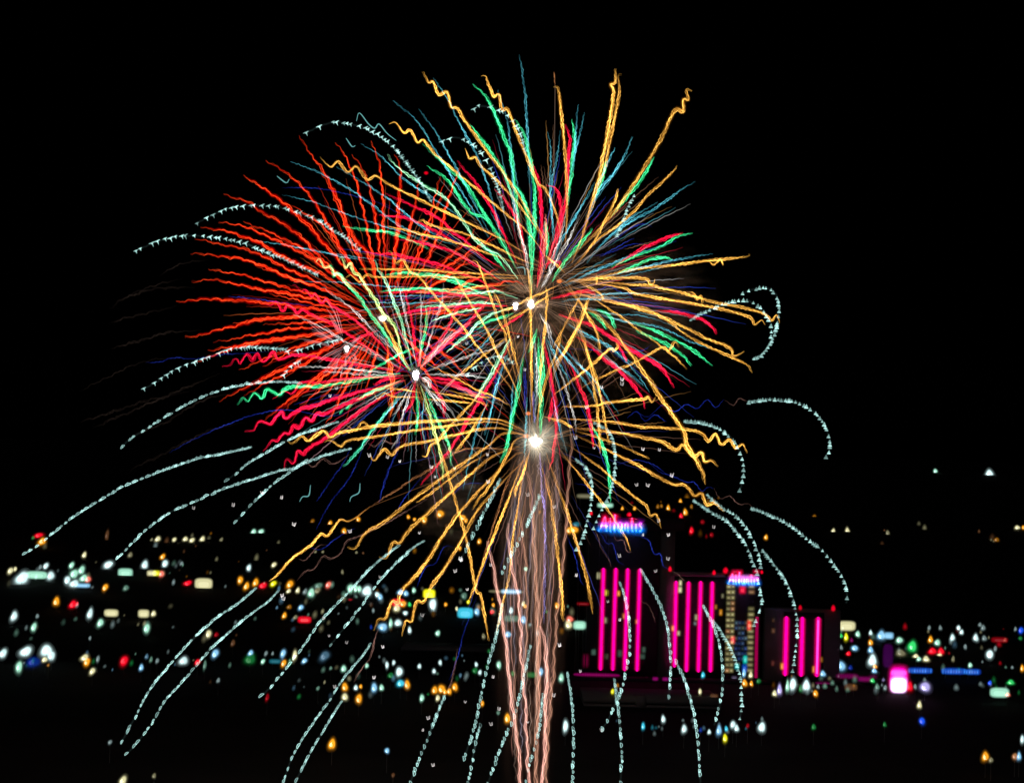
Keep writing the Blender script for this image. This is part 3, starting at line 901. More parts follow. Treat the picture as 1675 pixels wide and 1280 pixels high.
FRAME = matte('dark_sign_steel', (.06, .06, .065), .6, 1.0, .2)
def box(bag, x0, x1, y0, y1, z0, z1, inset=0):
    V = [(x, y, z) for z in (z0, z1) for y in (y0, y1) for x in (x0, x1)]
    F = [(0, 1, 5, 4), (1, 3, 7, 5), (3, 2, 6, 7), (2, 0, 4, 6), (4, 5, 7, 6), (1, 0, 2, 3)]
    bag.add(V, F, (0, 0, 0))

sign_labels = ['long mint lit shop front in the brightest cluster at the city edge', 'thin pale blue lit strip under the mint cluster', 'mint lit shop sign alone below the outermost mint arcs', 'small pale yellow half of the two tone sign', 'lemon yellow half of the two tone sign beside a salmon lamp',
    'broad cream lit shop front beside a small red lamp', 'wide pale yellow lit window band over a mint lamp', 'pale yellow lit window band, shorter and nearer the crossing mint arcs', 'long flat red lit sign in the dark below the gold zigzags', 'dim teal lit strip behind the lower band of lamps',
    'red and orange lit sign touched by a gold trail tip', 'bright lemon yellow rounded sign under a gold trail', 'turquoise lit shop sign beside a round pale blue lamp', 'long faint cream light bar crossing the smoke column', 'pale blue light bar laid over the long cream bar',
    'dim mint sign within the smoke column', 'wide mint white sign beside the salmon and yellow lamps', 'thin dark red sign line by the tallest tower', 'dim green sign low in the smoke column',
    'cream rectangular sign standing by the three tube tower', 'pale blue striped sign above the purple pylon', 'first deep blue roof light strip, touching the pink billboard', 'middle deep blue roof light strip', 'short outer deep blue roof light strip', 'dim red light strip among faint white hillside lamps',
    'large mint white lit sign beyond the lavender lamp', 'faint brown lit arcade by the casino entrance', 'faint brown lit doorway under the window tower', 'thin mint white light bar just above the script sign of the tallest tower', 'short cream light bar above the tallest tower, beside the mint white bar']
i = 0
for row in SIGNS.replace('\n', ';').split(';'):
    f = row.split()
    if len(f) != 5:
        continue
    x, y, w, h = map(float, f[:4]); k = f[4]
    D = on_ground(x, y, 6.0)
    if 945 < x < 1000 or (1160 < x < 1180):
        D = min(D, 985.0)
    px = K * D
    o = glow_slab(x, y, w, h, D, HUE[k[0]], lamp_level(k) * (.80 if k[0] != 'B' else .34), 'lit_sign', None, 1.5)
    tag(o, sign_labels[i], 'sign', 'lit signs and shop fronts'); i += 1
    if k[0] == 'B':
        for q_ in np.arange(-w * .44, w * .46, 4.4):
            glow_slab(x + q_, y + .4, 2.6, h * .75, D - 2.0, (.03, .30, .95), rng.uniform(.15, .5), 'light_bar', o, .4, .5, .8)
    c = o.location
    gz = ground_h(D) - c[2] - .3
    for s in (-.3, .3):
        pb = Bag()
        box(pb, s * w * px - .2, s * w * px + .2, 1.7, 2.1, gz, h * .2 * px)
        make_obj('post', pb.V[0], pb.F[0], FRAME, o, smooth=False)
# ------------------------------------------------------------------ hotel towers with pink tubes
WALL = matte('tower_stucco', (.15, .135, .145), .85, .08, .15, .05)
WALL2 = matte('tower_dark_stucco', (.030, .028, .032), .85, .08, .15, .05)
NEON = spark_material('pink_neon', True)
DT = 1000.0
def zx(px, py, D):
    p = at(px, py, D); return p[0], p[2]

def tower_box(name, parent, x0, x1, ytop, ybase, D, depth, mat):
    xa, zt = zx((x0 + x1) / 2, ytop, D)
    xl = zx(x0, (ytop + ybase) / 2, D)[0]; xr = zx(x1, (ytop + ybase) / 2, D)[0]
    zb = 0.0 if ybase is None else max(-.2, zx((x0 + x1) / 2, ybase, D)[1])
    bag = Bag(); box(bag, xl, xr, D, D + depth, zb, zt)
    o = make_obj(name, bag.V[0], bag.F[0], mat, smooth=False)
    o.parent = parent; o.matrix_parent_inverse = Matrix.Translation(-Vector(parent.location))
    return o

def neon(parent, xt, yt, xb, yb, w, D, g=1.0, hot=False):
    a, b_ = at(xt, yt, D), at(xb, yb, D)
    px = K * D
    L = np.linalg.norm(b_ - a); R_ = w * .55 * px
    e = R_ * (1 - np.cos(np.linspace(0.12, math.pi / 2, 7)))
    ds = np.concatenate([e, np.linspace(R_ * 1.6, L - R_ * 1.6, 24), L - e[::-1]])
    n = len(ds)
    P = np.array([a + (b_ - a) * (d / L) for d in ds])
    edge_d = np.minimum(ds, L - ds)
    cap = np.where(edge_d < R_, np.sqrt(np.clip(1 - (1 - edge_d / R_) ** 2, 0, 1)), 1.0)
    bag = Bag()
    core = np.array((1.0, .0, .36)); edge = np.array((.62, .0, .09))
    for s, cc, gg in ((1.5, edge, .02), (1.3, edge, .05), (1.12, edge, .14), (.92, edge, .18), (.62, core, .26), (.4, np.array((1., .0, .8)), .14)):  # outermost skins are the tube's halo, built as dim glowing shells
        var = (1 + .05 * np.sin(np.arange(n) * 1.7 + xt))[:, None]
        bag.tube(P, w * .5 * s * cap * px, cc[None] * gg * g * var, 12)
    if hot:
        bag.tube(P[6:-6], w * .16 * px, np.array((.9, .22, .8)) * .22, 8)
    return bag.build('neon_tube', NEON, parent)

def red_beacon(parent, px, py, D, w, h, g=1.0):
    bag = Bag(); E, EF = EGG['drop']; q = K * D
    for s, gg in ((1.25, .08), (1.0, .2), (.7, .25)):
        bag.add(E * np.array((w * .5, w * .5, h * .5)) * s * q + at(px, py, D), EF, np.array((.9, .0, .02)) * gg * g)
    return bag.build('beacon', LAMP, parent)

def letters(parent, word, px, py, width, height, D, squash=1.0):
    """script lettering of glowing tubes, red above, violet white in the middle, blue below"""
    # strokes on a 0..1 (x) by -0.2..1 (y) cell; widths follow
    S = {'A': (1.15, [[(.0, .0), (.35, .55), (.62, 1.0), (.70, .5), (.78, .0)], [(.18, .38), (.5, .42), (.9, .36)]]),
         't': (.62, [[(.32, .95), (.28, .4), (.34, .05), (.55, .06)], [(.05, .66), (.6, .7)]]),
         'l': (.5, [[(.2, .1), (.32, .9), (.46, 1.15), (.38, .6), (.3, .08), (.48, .05)]]),
         'a': (.86, [[(.62, .46), (.42, .62), (.16, .52), (.10, .24), (.28, .02), (.52, .12), (.64, .46)], [(.66, .60), (.64, .20), (.70, .03), (.84, .05)]]),
         'n': (.75, [[(.1, .55), (.14, .04)], [(.13, .4), (.36, .58), (.54, .48), (.56, .05), (.7, .04)]]),
         'i': (.42, [[(.2, .55), (.2, .06), (.36, .05)], [(.2, .84), (.22, .86)]]),
         's': (.66, [[(.52, .52), (.28, .6), (.16, .45), (.44, .28), (.46, .1), (.24, .0), (.08, .1)]])}
    adv, st = 0.0, []
    for ch in word:
        wd, strokes = S[ch]
        for s in strokes:
            st.append([(adv + a * wd, b_) for a, b_ in s])
        adv += wd * .93
    for s in st:
        P = catmull(np.array(s), .05)
        X = px - width / 2 + P[:, 0] / adv * width
        Y = py + height / 2 - P[:, 1] * height
        W = np.array([at(a, b_, D) for a, b_ in zip(X, Y)])
        t = np.clip(P[:, 1], 0, 1.1)
        colr = np.where((t > .52)[:, None], np.array((1., .15, .55)), np.where((t > .2)[:, None], np.array((1., .80, 1.)), np.array((.18, .55, 1.))))
        halo = np.where((t > .62)[:, None], np.array((1., .0, .06)), np.where((t > .38)[:, None], np.array((.55, .0, .75)), np.array((.0, .22, .95))))
        bag = Bag(); q = K * D
        bag.tube(W, height * (.055 if height > 20 else .075) * q, colr * .30, 6)
        bag.tube(W, height * .12 * q, halo * .22, 6)
        bag.tube(W, height * .20 * q, halo * .085, 6)
        bag.tube(W, height * .29 * q, halo * .035, 6)
        bag.tube(W, height * .42 * q, halo * .012, 6)
        bag.build('letter_stroke', LAMP, parent)

# tallest tower with the roof sign
A = empty('hotel_tower', (*at(1020, 1110, DT)[:2], 0.0))
tag(A, 'tallest dark hotel tower with a glowing script sign on top and four pink tubes', 'tower')
tower_box('wall', A, 958, 1076, 866, 1200, DT, 40, WALL2)
tower_box('crown_wall', A, 956, 1120, 846, 866.5, DT - 2, 44, WALL2)
tower_box('pier', A, 1077, 1101, 867, 1200, DT + 3, 34, WALL)
for xt, yt, xb, yb in ((987.3, 928, 982.2, 1096), (1007.5, 928, 1002.3, 1096.5), (1027, 928.5, 1021.7, 1097), (1046.6, 929, 1042, 1097.5)):
    neon(A, xt, yt, xb, yb, 8.2, DT - 2)
for s in ((979, 941, 5, 10, 'P', .5), (992, 969, 5, 9, 'Y', .45), (1012, 970, 4, 8, 'A', .7), (991, 1014, 4, 9, 'P', .3), (1020, 1007, 3, 8, 'A', .35), (1041, 1016, 3, 6, 'A', .35), (971, 1066, 7, 9, 'I', .09), (1014, 1068, 7, 11, 'I', .06), (1053, 1062, 6, 9, 'I', .07), (1051, 1073, 8, 8, 'I', .06), (992, 1073, 6, 9, 'P', .05)):
    glow_slab(s[0], s[1], s[2], s[3], DT - 1.5, HUE[s[4]], s[5], 'window', A, .8)
letters(A, 'Atlantis', 1016.5, 857, 74, 24, DT - 4)
glow_slab(1016, 866, 78, 9, DT - 2.6, (.0, .12, .85), .42, 'sign_back_glow', A, .5, .2, 1.6)  # added glowing slabs stand in for the sign's blurred bloom
glow_slab(1016, 859, 72, 11, DT - 2.6, (.62, .28, .75), .34, 'sign_back_glow', A, .5, .2, 1.4)
red_beacon(A, 1029, 841, DT - 2, 8, 7, .8); red_beacon(A, 1096, 930, DT - 2, 6, 9)

# second tower
Bt = empty('hotel_tower', (*at(1140, 1112, DT)[:2], 0.0))
tag(Bt, 'dark hotel tower with four pink tubes between the tallest tower and the window tower', 'tower')
tower_box('wall', Bt, 1101.5, 1186, 942, 1200, DT + 4, 36, WALL2)
tower_box('parapet', Bt, 1100, 1187, 936, 942.5, DT + 2, 38, WALL)
for xt, yt, xb, yb in ((1106, 949, 1103, 1091), (1126.5, 950, 1122.7, 1098.5), (1146.3, 949.5, 1142.3, 1099), (1165.2, 950, 1162, 1099)):
    neon(Bt, xt, yt, xb, yb, 8.2, DT)
for s in ((1113, 953, 4, 8, 'P', .8), (1112.5, 964, 5, 9, 'P', .8), (1100.5, 1027, 4, 8, 'A', .6), (1110, 1035, 4, 7, 'P', .5), (1138.5, 1009, 4, 9, 'P', .35), (1171, 992, 3, 7, 'A', .3), (1179, 1001, 4, 9, 'A', .5), (1182, 974, 3, 6, 'P', .2), (1137, 1019, 4, 5, 'W', .15)):
    glow_slab(s[0], s[1], s[2], s[3], DT + 2, HUE[s[4]], s[5], 'window', Bt, .8)
red_beacon(Bt, 1168, 936, DT, 6, 8); red_beacon(Bt, 1187, 932.5, DT, 9, 10)

# narrow tower of lit windows with the second sign
C_ = empty('hotel_tower', (*at(1215, 1110, DT)[:2], 0.0))
tag(C_, 'narrow hotel tower of lit yellow windows under a small glowing script sign', 'tower')
tower_box('wall', C_, 1187.5, 1243, 945, 1200, DT + 1, 28, WALL2)
tower_box('sign_block', C_, 1190, 1244, 934, 945.5, DT - 1, 24, WALL2)
for r_ in range(16):
    y = 958.5 + r_ * 9.15
    dx = -r_ * 9.15 * .0215
    for x, w in ((1192.3, 6.2), (1199.2, 5.2), (1229.5, 9.4)):
        if x > 1220 and r_ in (2, 3):
            continue
        g = rng.uniform(.22, .55) * (.75 if x > 1220 else 1)
        hue = (.62, .56, .22) if rng.random() < .85 else (.75, .38, .14)
        glow_slab(x + dx, y, w, 5.6, DT - .5, hue, g * .8, 'window', C_, .5, 1.1, 1.1)
for r_ in range(9):
    y = 1018 + r_ * 8.4
    for x in (1204.5, 1210, 1215.5, 1220.5):
        if rng.random() < .8:
            hue = ((.12, .25, .55), (.2, .35, .45), (.05, .15, .6), (.28, .28, .2))[rng.integers(4)]
            glow_slab(x - r_ * .18, y, 4, 4.6, DT - .4, hue, rng.uniform(.06, .26), 'window', C_, .5, .6, 1.1)
glow_slab(1214.5, 964, 9, 11, DT - 1, (.9, .0, .04), .75, 'red_panel', C_, .5, .3, 1.5)
for s in ((1225.5, 1022, 6, 16, (.9, .03, .02), .8), (1198.5, 1046, 6, 11, (.9, .02, .05), .85), (1219, 1078, 6, 12, (.0, .6, .5), .8), (1205.5, 1089, 6, 8, (.05, .6, .6), .7), (1218, 1092, 7, 12, (.0, .1, .7), .6), (1201, 1110, 7, 8, (.25, .2, .35), .35)):
    glow_slab(s[0], s[1], s[2], s[3], DT - 1.4, s[4], s[5], 'lit_panel', C_, .5, .6, 1.2)
bag = Bag()
for s, gg in ((1.3, .05), (1.0, .13), (.7, .1)):
    bag.tube([at(1238.5, 1008, DT - 1), at(1237.5, 1050, DT - 1), at(1236.5, 1108, DT - 1)], 2.6 * s * K * DT, np.array((.55, .0, .10)) * gg * np.array((1, 1, 1)), 10)
bag.build('edge_tube', LAMP, C_)
letters(C_, 'Atlantis', 1217, 946.5, 52, 17, DT - 4)
glow_slab(1217, 953.5, 54, 7, DT - 2.6, (.0, .16, .95), .42, 'sign_back_glow', C_, .5, .2, 1.5)
glow_slab(1217, 946, 47, 11, DT - 2.6, (.80, .22, .80), .72, 'sign_back_glow', C_, .5, .3, 1.3)  # bloom of the small sign, added as glowing slabs
for x, w in ((1202, 9), (1210, 8), (1237, 9)):
    glow_slab(x, 934.5, w, 5, DT - 2, (.9, .0, .06), .5, 'sign_back_glow', C_, .5, .2, 1.3)
red_beacon(C_, 1246, 935, DT, 5, 6)

# low tower with three tubes
Dt = empty('hotel_tower', (*at(1315, 1110, DT)[:2], 0.0))
tag(Dt, 'lower dark hotel tower with three bright pink tubes', 'tower')
tower_box('wall', Dt, 1251, 1373, 996, 1200, DT + 4, 40, WALL)
tower_box('recess_panel', Dt, 1281, 1346, 1001, 1200, DT + 2, 1, WALL2)
for xt, yt, xb, yb, h in ((1286.6, 1007, 1284.2, 1105, 0), (1312.6, 1008, 1310.3, 1106, 0), (1338.6, 1008, 1336, 1106.5, 1)):
    neon(Dt, xt, yt, xb, yb, 9.4, DT, 1.05, bool(h))
for s in ((1279, 1089, 4, 10, 'A', .6), (1330.5, 1094, 3, 10, 'A', .5), (1265, 1031, 5, 7, 'N', .2), (1265, 1014, 4, 5, 'N', .1), (1344, 1078, 3, 8, 'A', .2), (1264, 1084, 4, 8, 'S', .08)):
    glow_slab(s[0], s[1], s[2], s[3], DT + 1, HUE[s[4]], s[5], 'window', Dt, .8)
red_beacon(Dt, 1309, 993, DT + 2, 6, 8, .7); red_beacon(Dt, 1363, 994, DT + 2, 7, 10, .9)

# low casino wing, garage and roadside signs
pod = empty('casino_wing', (*at(1090, 1130, DT - 30)[:2], 0.0))
tag(pod, 'low dark casino wing with a thin magenta edge light under the tubed towers', 'building')
tower_box('wall', pod, 933, 1262, 1112, 1230, DT - 24, 22, WALL2)
glow_slab(976, 1103, 75, 4.5, DT - 26, (.42, .0, .17), .40, 'edge_light', pod, .6, .1, .9)
glow_slab(1072, 1109.5, 8, 5, DT - 26, (.42, .0, .22), .42, 'edge_light', pod, .6, .1, .9)
glow_slab(1088.5, 1110, 9, 5, DT - 26, (.42, .0, .22), .42, 'edge_light', pod, .6, .1, .9)
glow_slab(958, 1080, 8, 20, DT - 12, (.3, .0, .06), .28, 'dim_red_panel', pod, .6, .1, 1.6)
gar = empty('parking_garage', (*at(1080, 1170, 790)[:2], 0.0))
tag(gar, 'faint grey parking garage of level bands in front of the casino wing', 'building')
for k, (y0, y1) in enumerate(((1141, 1150), (1153.5, 1161), (1164.5, 1173))):
    tower_box('deck_band', gar, 955, 1180, y0, y1, 830 - k * .0, 50, WALL)
tower_box('stair_tower', gar, 1040, 1056, 1138, 1210, 828, 8, WALL)
wing = empty('casino_wing', (*at(1420, 1110, DT - 20)[:2], 0.0))
tag(wing, 'low dark wing with magenta roof edge between the three tube tower and the billboard', 'building')
tower_box('wall', wing, 1345, 1452, 1112, 1230, DT - 10, 20, WALL2)
for s in ((1386, 1105, 36, 7, .14), (1414, 1110, 20, 7, .2), (1346, 1117, 22, 4, .12), (1428, 1106, 12, 5, .08)):
    glow_slab(s[0], s[1], s[2], s[3], DT - 12, (.42, .0, .2), s[4] * 1.6, 'edge_light', wing, .6, .1, 1.2)
pyl = empty('sign_pylon', (*at(1453, 1090, DT - 40)[:2], 0.0))
tag(pyl, 'purple lit pylon standing behind the pink and white billboard', 'pylon')
tower_box('shaft', pyl, 1444, 1461, 1052, 1190, DT - 30, 4, WALL2)
glow_slab(1452.5, 1072, 16, 38, DT - 33, (.10, .0, .14), .27, 'panel', pyl, .6, .1, 1.0)
bb = empty('billboard', (*at(1470, 1112, DT - 60)[:2], 0.0))
tag(bb, 'big glowing billboard, pink above and dazzling white below', 'billboard')
tower_box('post', bb, 1467, 1473, 1128, 1230, DT - 58, 1.5, FRAME)
glow_slab(1470, 1110, 33, 47, DT - 62, (.75, .0, .16), .40, 'pink_panel_glow', bb, .6, .1, 1.6)  # added outer slab gives the billboard its pink halo
glow_slab(1470, 1111, 28, 40, DT - 64, (.95, .0, .50), .95, 'pink_panel_glow', bb, .6, .3, 1.2)
glow_slab(1470, 1100, 25, 10, DT - 65, (.9, .25, .85), .45, 'pink_panel_glow', bb, .4, .6, .8)
glow_slab(1470, 1120, 25, 23, DT - 66, (1., .97, 1.), 1.3, 'white_panel', bb, .5, 1.0, 1.0)
glow_slab(1470, 1119, 29, 29, DT - 65, (.25, .5, 1.), .45, 'white_panel', bb, .4, .4, 1.0)
ware = empty('warehouse', (*at(730, 1070, 1180)[:2], 0.0))
tag(ware, 'faint long grey warehouse roof beyond the amber lamp row', 'building')
tower_box('wall', ware, 655, 800, 1060, 1110, 1180, 60, WALL)
# ------------------------------------------------------------------ fireworks
# key: (core colour, glow colour)
STAR = {
    'r': ((1.0, .085, .018), (.70, .002, .0)), 'o': ((1.0, .22, .03), (.7, .02, .0)),
    'c': ((.95, .012, .06), (.62, .0, .018)), 'x': ((1.0, .30, .22), (.7, .02, .04)),
    'y': ((1.0, .52, .095), (.56, .22, .02)), 'b': ((.30, .12, .045), (.08, .03, .01)),
    'g': ((.07, .92, .36), (.006, .46, .12)), 'G': ((.50, .95, .62), (.02, .45, .13)),
    'Y': ((.75, .85, .30), (.10, .42, .07)), 'j': ((.10, .72, .42), (.01, .35, .17)),
    't': ((.10, .46, .55), (.010, .10, .15)), 'w': ((.62, .60, .56), (.16, .16, .16)),
    'W': ((1., 1., .9), (.4, .5, .35)), 'u': ((.012, .025, .22), (.002, .004, .07)),
    'v': ((.26, .24, .62), (.05, .04, .18)), 'n': ((.15, .075, .06), (.02, .01, .008)),
    'k': ((.006, .004, .003), (.005, .0035, .003)),  # faint smoke streaks, their lit tone put in as glow
    'p': ((1.0, .50, .40), (.34, .14, .10)), 'P': ((.42, .20, .13), (.15, .07, .045)),
}

def parse(text):
    out = []
    for line in text.strip().splitlines():
        f = line.split()
        nums = np.array([float(a) for a in f[1:]]).reshape(-1, 2)
        out.append((f[0], nums))
    return out

def wave(n, step, amp, lam):
    s = np.arange(n) * step
    ph = rng.uniform(0, 6.28, 3)
    return amp * (np.sin(6.283 * s / lam + ph[0]) + .5 * np.sin(6.283 * s / (lam * .47) + ph[1]) + .6 * np.sin(6.283 * s / (lam * 2.7) + ph[2]))

def in_space(path, heart, D, reach, sign, rmax=None):
    """the flat photo path swung out on the shell's sphere: stars fly towards and away from the viewer too"""
    r = np.linalg.norm(path - heart, axis=1)
    rt = max(r.max() if rmax is None else rmax, 1.0)
    deep = math.sqrt(max(reach * reach - rt * rt, 0.0)) * K * D * .75
    dep = D + sign * deep * r / max(rt, reach * .35)
    return np.array([at(p[0], p[1], d) for p, d in zip(path, dep)])

WIDE = {'y': .68, 'b': .6, 'r': .95, 'o': .95, 't': .72, 'u': .6, 'v': .7, 'n': .65, 'g': .86, 'c': .86, 'w': .75}
LAYOUT = {'r': 2, 'o': 3}
def star_trail(bag, key, w, ctrl, heart, D, reach, wamp=.75, lam=16., root=True, tipfade=.16, gain=1.0):
    heart = np.asarray(heart, float)
    w = w * WIDE.get(key, .8)
    step = 2.4
    P = catmull(ctrl, step)
    n = len(P)
    r = np.linalg.norm(P - heart, axis=1)
    if r[0] > r[-1]:
        P = P[::-1].copy(); r = r[::-1]
    T = np.gradient(P, axis=0); T /= np.maximum(np.linalg.norm(T, axis=1, keepdims=True), 1e-6)
    N = np.stack([-T[:, 1], T[:, 0]], axis=1)
    t = np.linspace(0, 1, n)
    young = .36 if key in 'yo' else .38 if key == 'r' else .30
    rise = np.clip(t / young, 0.0, 1)
    tipfade = {'r': .42, 'o': .3, 'y': .10, 'c': .22, 'g': .24, 't': .45, 'w': .3, 'G': .3}.get(key, tipfade)
    env = (.14 + .86 * rise) * np.clip((1 - t) / tipfade, .0, 1) ** .75
    core, glow = [np.array(c) for c in STAR[key]]
    # stars leave the shell as dull embers and burn up to their own colour
    ember = np.array((.45, .17, .05)) if key == 'y' else np.array((.75, .05, .01)) if key in 'ro' else core
    hue = ember[None] * (1 - rise[:, None] ** 1.3) + core[None] * rise[:, None] ** 1.3
    sign = 1 if rng.random() < .5 else -1
    base = wave(n, step, wamp, lam) * np.clip(t / .3, .25, 1)
    mpx = K * D
    strands = LAYOUT.get(key, 4 if w >= 5.6 else 3 if w >= 3.8 else (2 if w >= 2.6 else 1))
    pep = {'y': .34, 'r': .18, 'o': .2}.get(key, .30)
    zoff = rng.uniform(-.5, .5)
    live = rng.uniform(.75, 1.2)
    slow = 1 + .28 * np.sin(6.283 * t * rng.uniform(.6, 1.6) + rng.uniform(0, 6))       # the whole star flares and dims
    for k in range(strands):
        u = 0 if strands == 1 else k / (strands - 1) - .5
        off = base + u * w * (.30 if key in 'r' else .62) * (.3 + .7 * env) + wave(n, step, .42, 7.) + wave(n, step, .13 * w, 50.)
        S = in_space(P + N * off[:, None], heart, D, reach, sign)
        S[:, 1] += zoff + .15 * k
        own = np.clip(.85 + .5 * np.sin(6.283 * np.arange(n) * step / rng.uniform(35, 90) + rng.uniform(0, 6)), .15, 1.4)
        shim = (.82 + pep * np.sin(np.arange(n) * step * rng.uniform(.6, 1.1) + rng.uniform(0, 6)) + rng.uniform(-pep, pep, n)) * own * slow
        c = hue * (shim * (.15 + .85 * env) * gain * live)[:, None]
        rad = (.52 if strands > 1 else .66) * (.45 + .55 * env) * mpx * (1 + .035 * w)
        bag.tube(S, rad, np.maximum(c, 0) * (.62 if strands > 1 else .45), 4)
    S = in_space(P + N * base[:, None], heart, D, reach, sign)
    S[:, 1] += zoff
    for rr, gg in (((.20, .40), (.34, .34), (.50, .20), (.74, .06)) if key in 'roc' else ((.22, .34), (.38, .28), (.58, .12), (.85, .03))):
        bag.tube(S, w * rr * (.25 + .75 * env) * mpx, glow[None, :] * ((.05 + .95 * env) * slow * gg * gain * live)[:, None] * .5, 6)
    if root and r.min() > 30 and key not in 'unvk':
        a = heart + (P[0] - heart) * rng.uniform(.1, .45)
        Q = catmull(np.array([a, P[0]]), 8.)
        rc = {'y': (.16, .065, .02), 'r': (.14, .02, .006), 'o': (.14, .02, .006)}.get(key, (.085, .055, .04))
        bag.tube(in_space(Q, heart, D, reach, sign, r.max()), .42 * mpx, np.array(rc) * rng.uniform(.2, .8), 4)

def hair(bag, c, D, n, r0, r1, colour, w=.6, droop=0., power=1.6, curl=0.):
    for _ in range(n):
        d = rng.normal(size=3); d /= np.linalg.norm(d)
        a = rng.uniform(*r0) ; L = rng.uniform(0, 1) ** power * (r1[1] - r1[0]) + r1[0]
        t = np.linspace(0, 1, 7)[:, None]
        side = np.cross(d, rng.normal(size=3)); side /= np.linalg.norm(side)
        P = d[None] * (a + (L - a) * t) + side[None] * (curl * L * t ** 2) + np.array((0, 0, -1.))[None] * (droop * L * t ** 2)
        s = (1 - .8 * t[:, 0])
        bag.tube(c[None] + P * K * D, w * K * D * s, np.array(colour)[None] * (s * rng.uniform(.4, 1.2))[:, None], 4)

def ball(c, r, sides=16, rings=10):
    V, F = [], []
    for i in range(rings + 1):
        a = math.pi * i / rings
        for j in range(sides):
            b = 2 * math.pi * j / sides
            V.append((c[0] + r * math.sin(a) * math.cos(b), c[1] + r * math.sin(a) * math.sin(b), c[2] + r * math.cos(a)))
    for i in range(rings):
        for j in range(sides):
            F.append((i * sides + j, (i + 1) * sides + j, (i + 1) * sides + (j + 1) % sides, i * sides + (j + 1) % sides))
    return np.array(V), np.array(F)

def flash(parent, px, py, D, r, strength, colour=(1, .95, .85)):
    c = at(px, py, D)
    V, F = ball((0, 0, 0), 1.0)
    # a lumpy fireball rather than a perfect sphere
    lump = 1 + .16 * np.sin(V[:, 0] * 3 + px) + .15 * np.cos(V[:, 2] * 4 + py) + .08 * np.sin(V[:, 0] * 7 + V[:, 2] * 5)
    V = V * lump[:, None] * r * K * D + c
    o = make_obj('flash', V, F, emit_material('flash_fire', colour, strength, True))
    o.parent = parent; o.matrix_parent_inverse = Matrix.Translation(-Vector(parent.location))
    b = Bag()
    V0 = ball((0, 0, 0), 1)[0] * lump[:, None]
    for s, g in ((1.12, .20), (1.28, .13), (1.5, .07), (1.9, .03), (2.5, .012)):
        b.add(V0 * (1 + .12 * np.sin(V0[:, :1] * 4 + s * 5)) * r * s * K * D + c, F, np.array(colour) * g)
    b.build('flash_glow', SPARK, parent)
    return c

def burst(name, label, heart, D, reach, text, wamp, lam, spokes, thin, hues, cat='firework', **kw):
    e = empty(name, at(heart[0], heart[1], D))
    tag(e, label, cat, 'firework bursts')
    rows = parse(text)
    size = [float(k[1:]) * np.linalg.norm(np.diff(c, axis=0), axis=1).sum() for k, c in rows]
    big = set(np.argsort(size)[::-1][:96])
    rest = Bag()
    for i, (key, ctrl) in enumerate(rows):
        bag = Bag() if i in big else rest
        k = key[0]; w = float(key[1:])
        star_trail(bag, k, w, ctrl, heart, D, reach, wamp if k not in 'ynu' else wamp * .6, lam, **kw)
        if i in big:
            bag.build('spark_trail', SPARK, e)
    # the many hair thin streaks between the big stars
    for _ in range(spokes):
        a = rng.uniform(0, 6.283); r0 = rng.uniform(.10, .55) * thin; r1 = r0 + rng.uniform(.15, .55) * thin
        t = np.linspace(0, 1, 26); r = r0 + (r1 - r0) * t
        P = np.stack([heart[0] + np.cos(a) * r, heart[1] - np.sin(a) * r + .00035 * r * r], axis=1)
        P += wave(26, 4., .5, 17.)[:, None] * np.array((math.sin(a), math.cos(a)))
        hue = np.array(hues[rng.integers(len(hues))]) * rng.uniform(.25, .9)
        S = in_space(P, np.array(heart, float), D, reach, rng.choice((-1, 1)))
        g = np.sin(math.pi * np.clip(t, .04, .96)) ** .8
        rest.tube(S, .42 * K * D, hue[None] * (g * .5)[:, None], 4)
        rest.tube(S, 1.1 * K * D, hue[None] * (g * .06)[:, None], 5)
    if rest.V:
        tag(rest.build('faint_streaks', SPARK, e), kind='stuff')
    return e

red = burst('firework_burst', 'orange red firework burst of thin wavy trails spread wide over the dark sky', (626, 521), 470, 345, RED, .95, 22., 100, 260, ((.6, .02, .01), (.5, .03, .01), (.6, .12, .03)))
peony = burst('firework_burst', 'big mixed firework burst of crimson, green and teal trails round twin white flashes', (872, 490), 450, 400, PEONY, .42, 13., 150, 330, ((.10, .38, .44), (.40, .38, .36), (.03, .06, .40), (.5, .02, .05), (.28, .17, .10)))
chrys = burst('firework_burst', 'firework burst of crimson and green trails with zigzag ends, low beside the red burst', (680, 613), 440, 300, CHRYS, .5, 18., 130, 210, ((.12, .38, .42), (.45, .42, .40), (.55, .02, .05), (.03, .06, .35), (.45, .25, .28)))
crown = burst('firework_burst', 'gold firework burst with hooked tips reaching highest into the sky', (905, 448), 455, 400, CROWN, .38, 19., 50, 300, ((.45, .22, .06), (.22, .11, .06)))
fount = burst('firework_burst', 'gold firework burst around the brightest white flash, long trails falling over the city', (877, 722), 430, 480, FOUNT, .38, 19., 60, 300, ((.42, .20, .06), (.20, .10, .07), (.05, .06, .30)))

# white hot hearts of the shells
flash(red, 626, 521, 470, 4.4, 9.0)
flash(peony, 868, 498, 450, 4.9, 900.0)
flash(peony, 843, 500, 450, 3.9, 500.0)
flash(chrys, 680, 613, 440, 5.4, 200.0)
c4 = flash(fount, 877, 722, 430, 7.0, 1700.0)
b = Bag(); hair(b, c4, 430, 900, (5, 11), (12, 44), (.034, .029, .021), .6, .1, 1.5, .6); b.build('flash_streaks', SPARK, fount)
for e, (x, y), D, n, L in ((peony, (868, 492), 450, 60, 150), (chrys, (680, 613), 440, 50, 90), (crown, (905, 448), 455, 60, 140), (fount, (877, 722), 430, 50, 170), (red, (626, 521), 470, 40, 60)):
    b = Bag(); hair(b, at(x, y, D), D, n, (8, 40), (40, L), (.050, .024, .012), .42, .22, 1.3, .16); b.build('ember_streaks', SPARK, e)

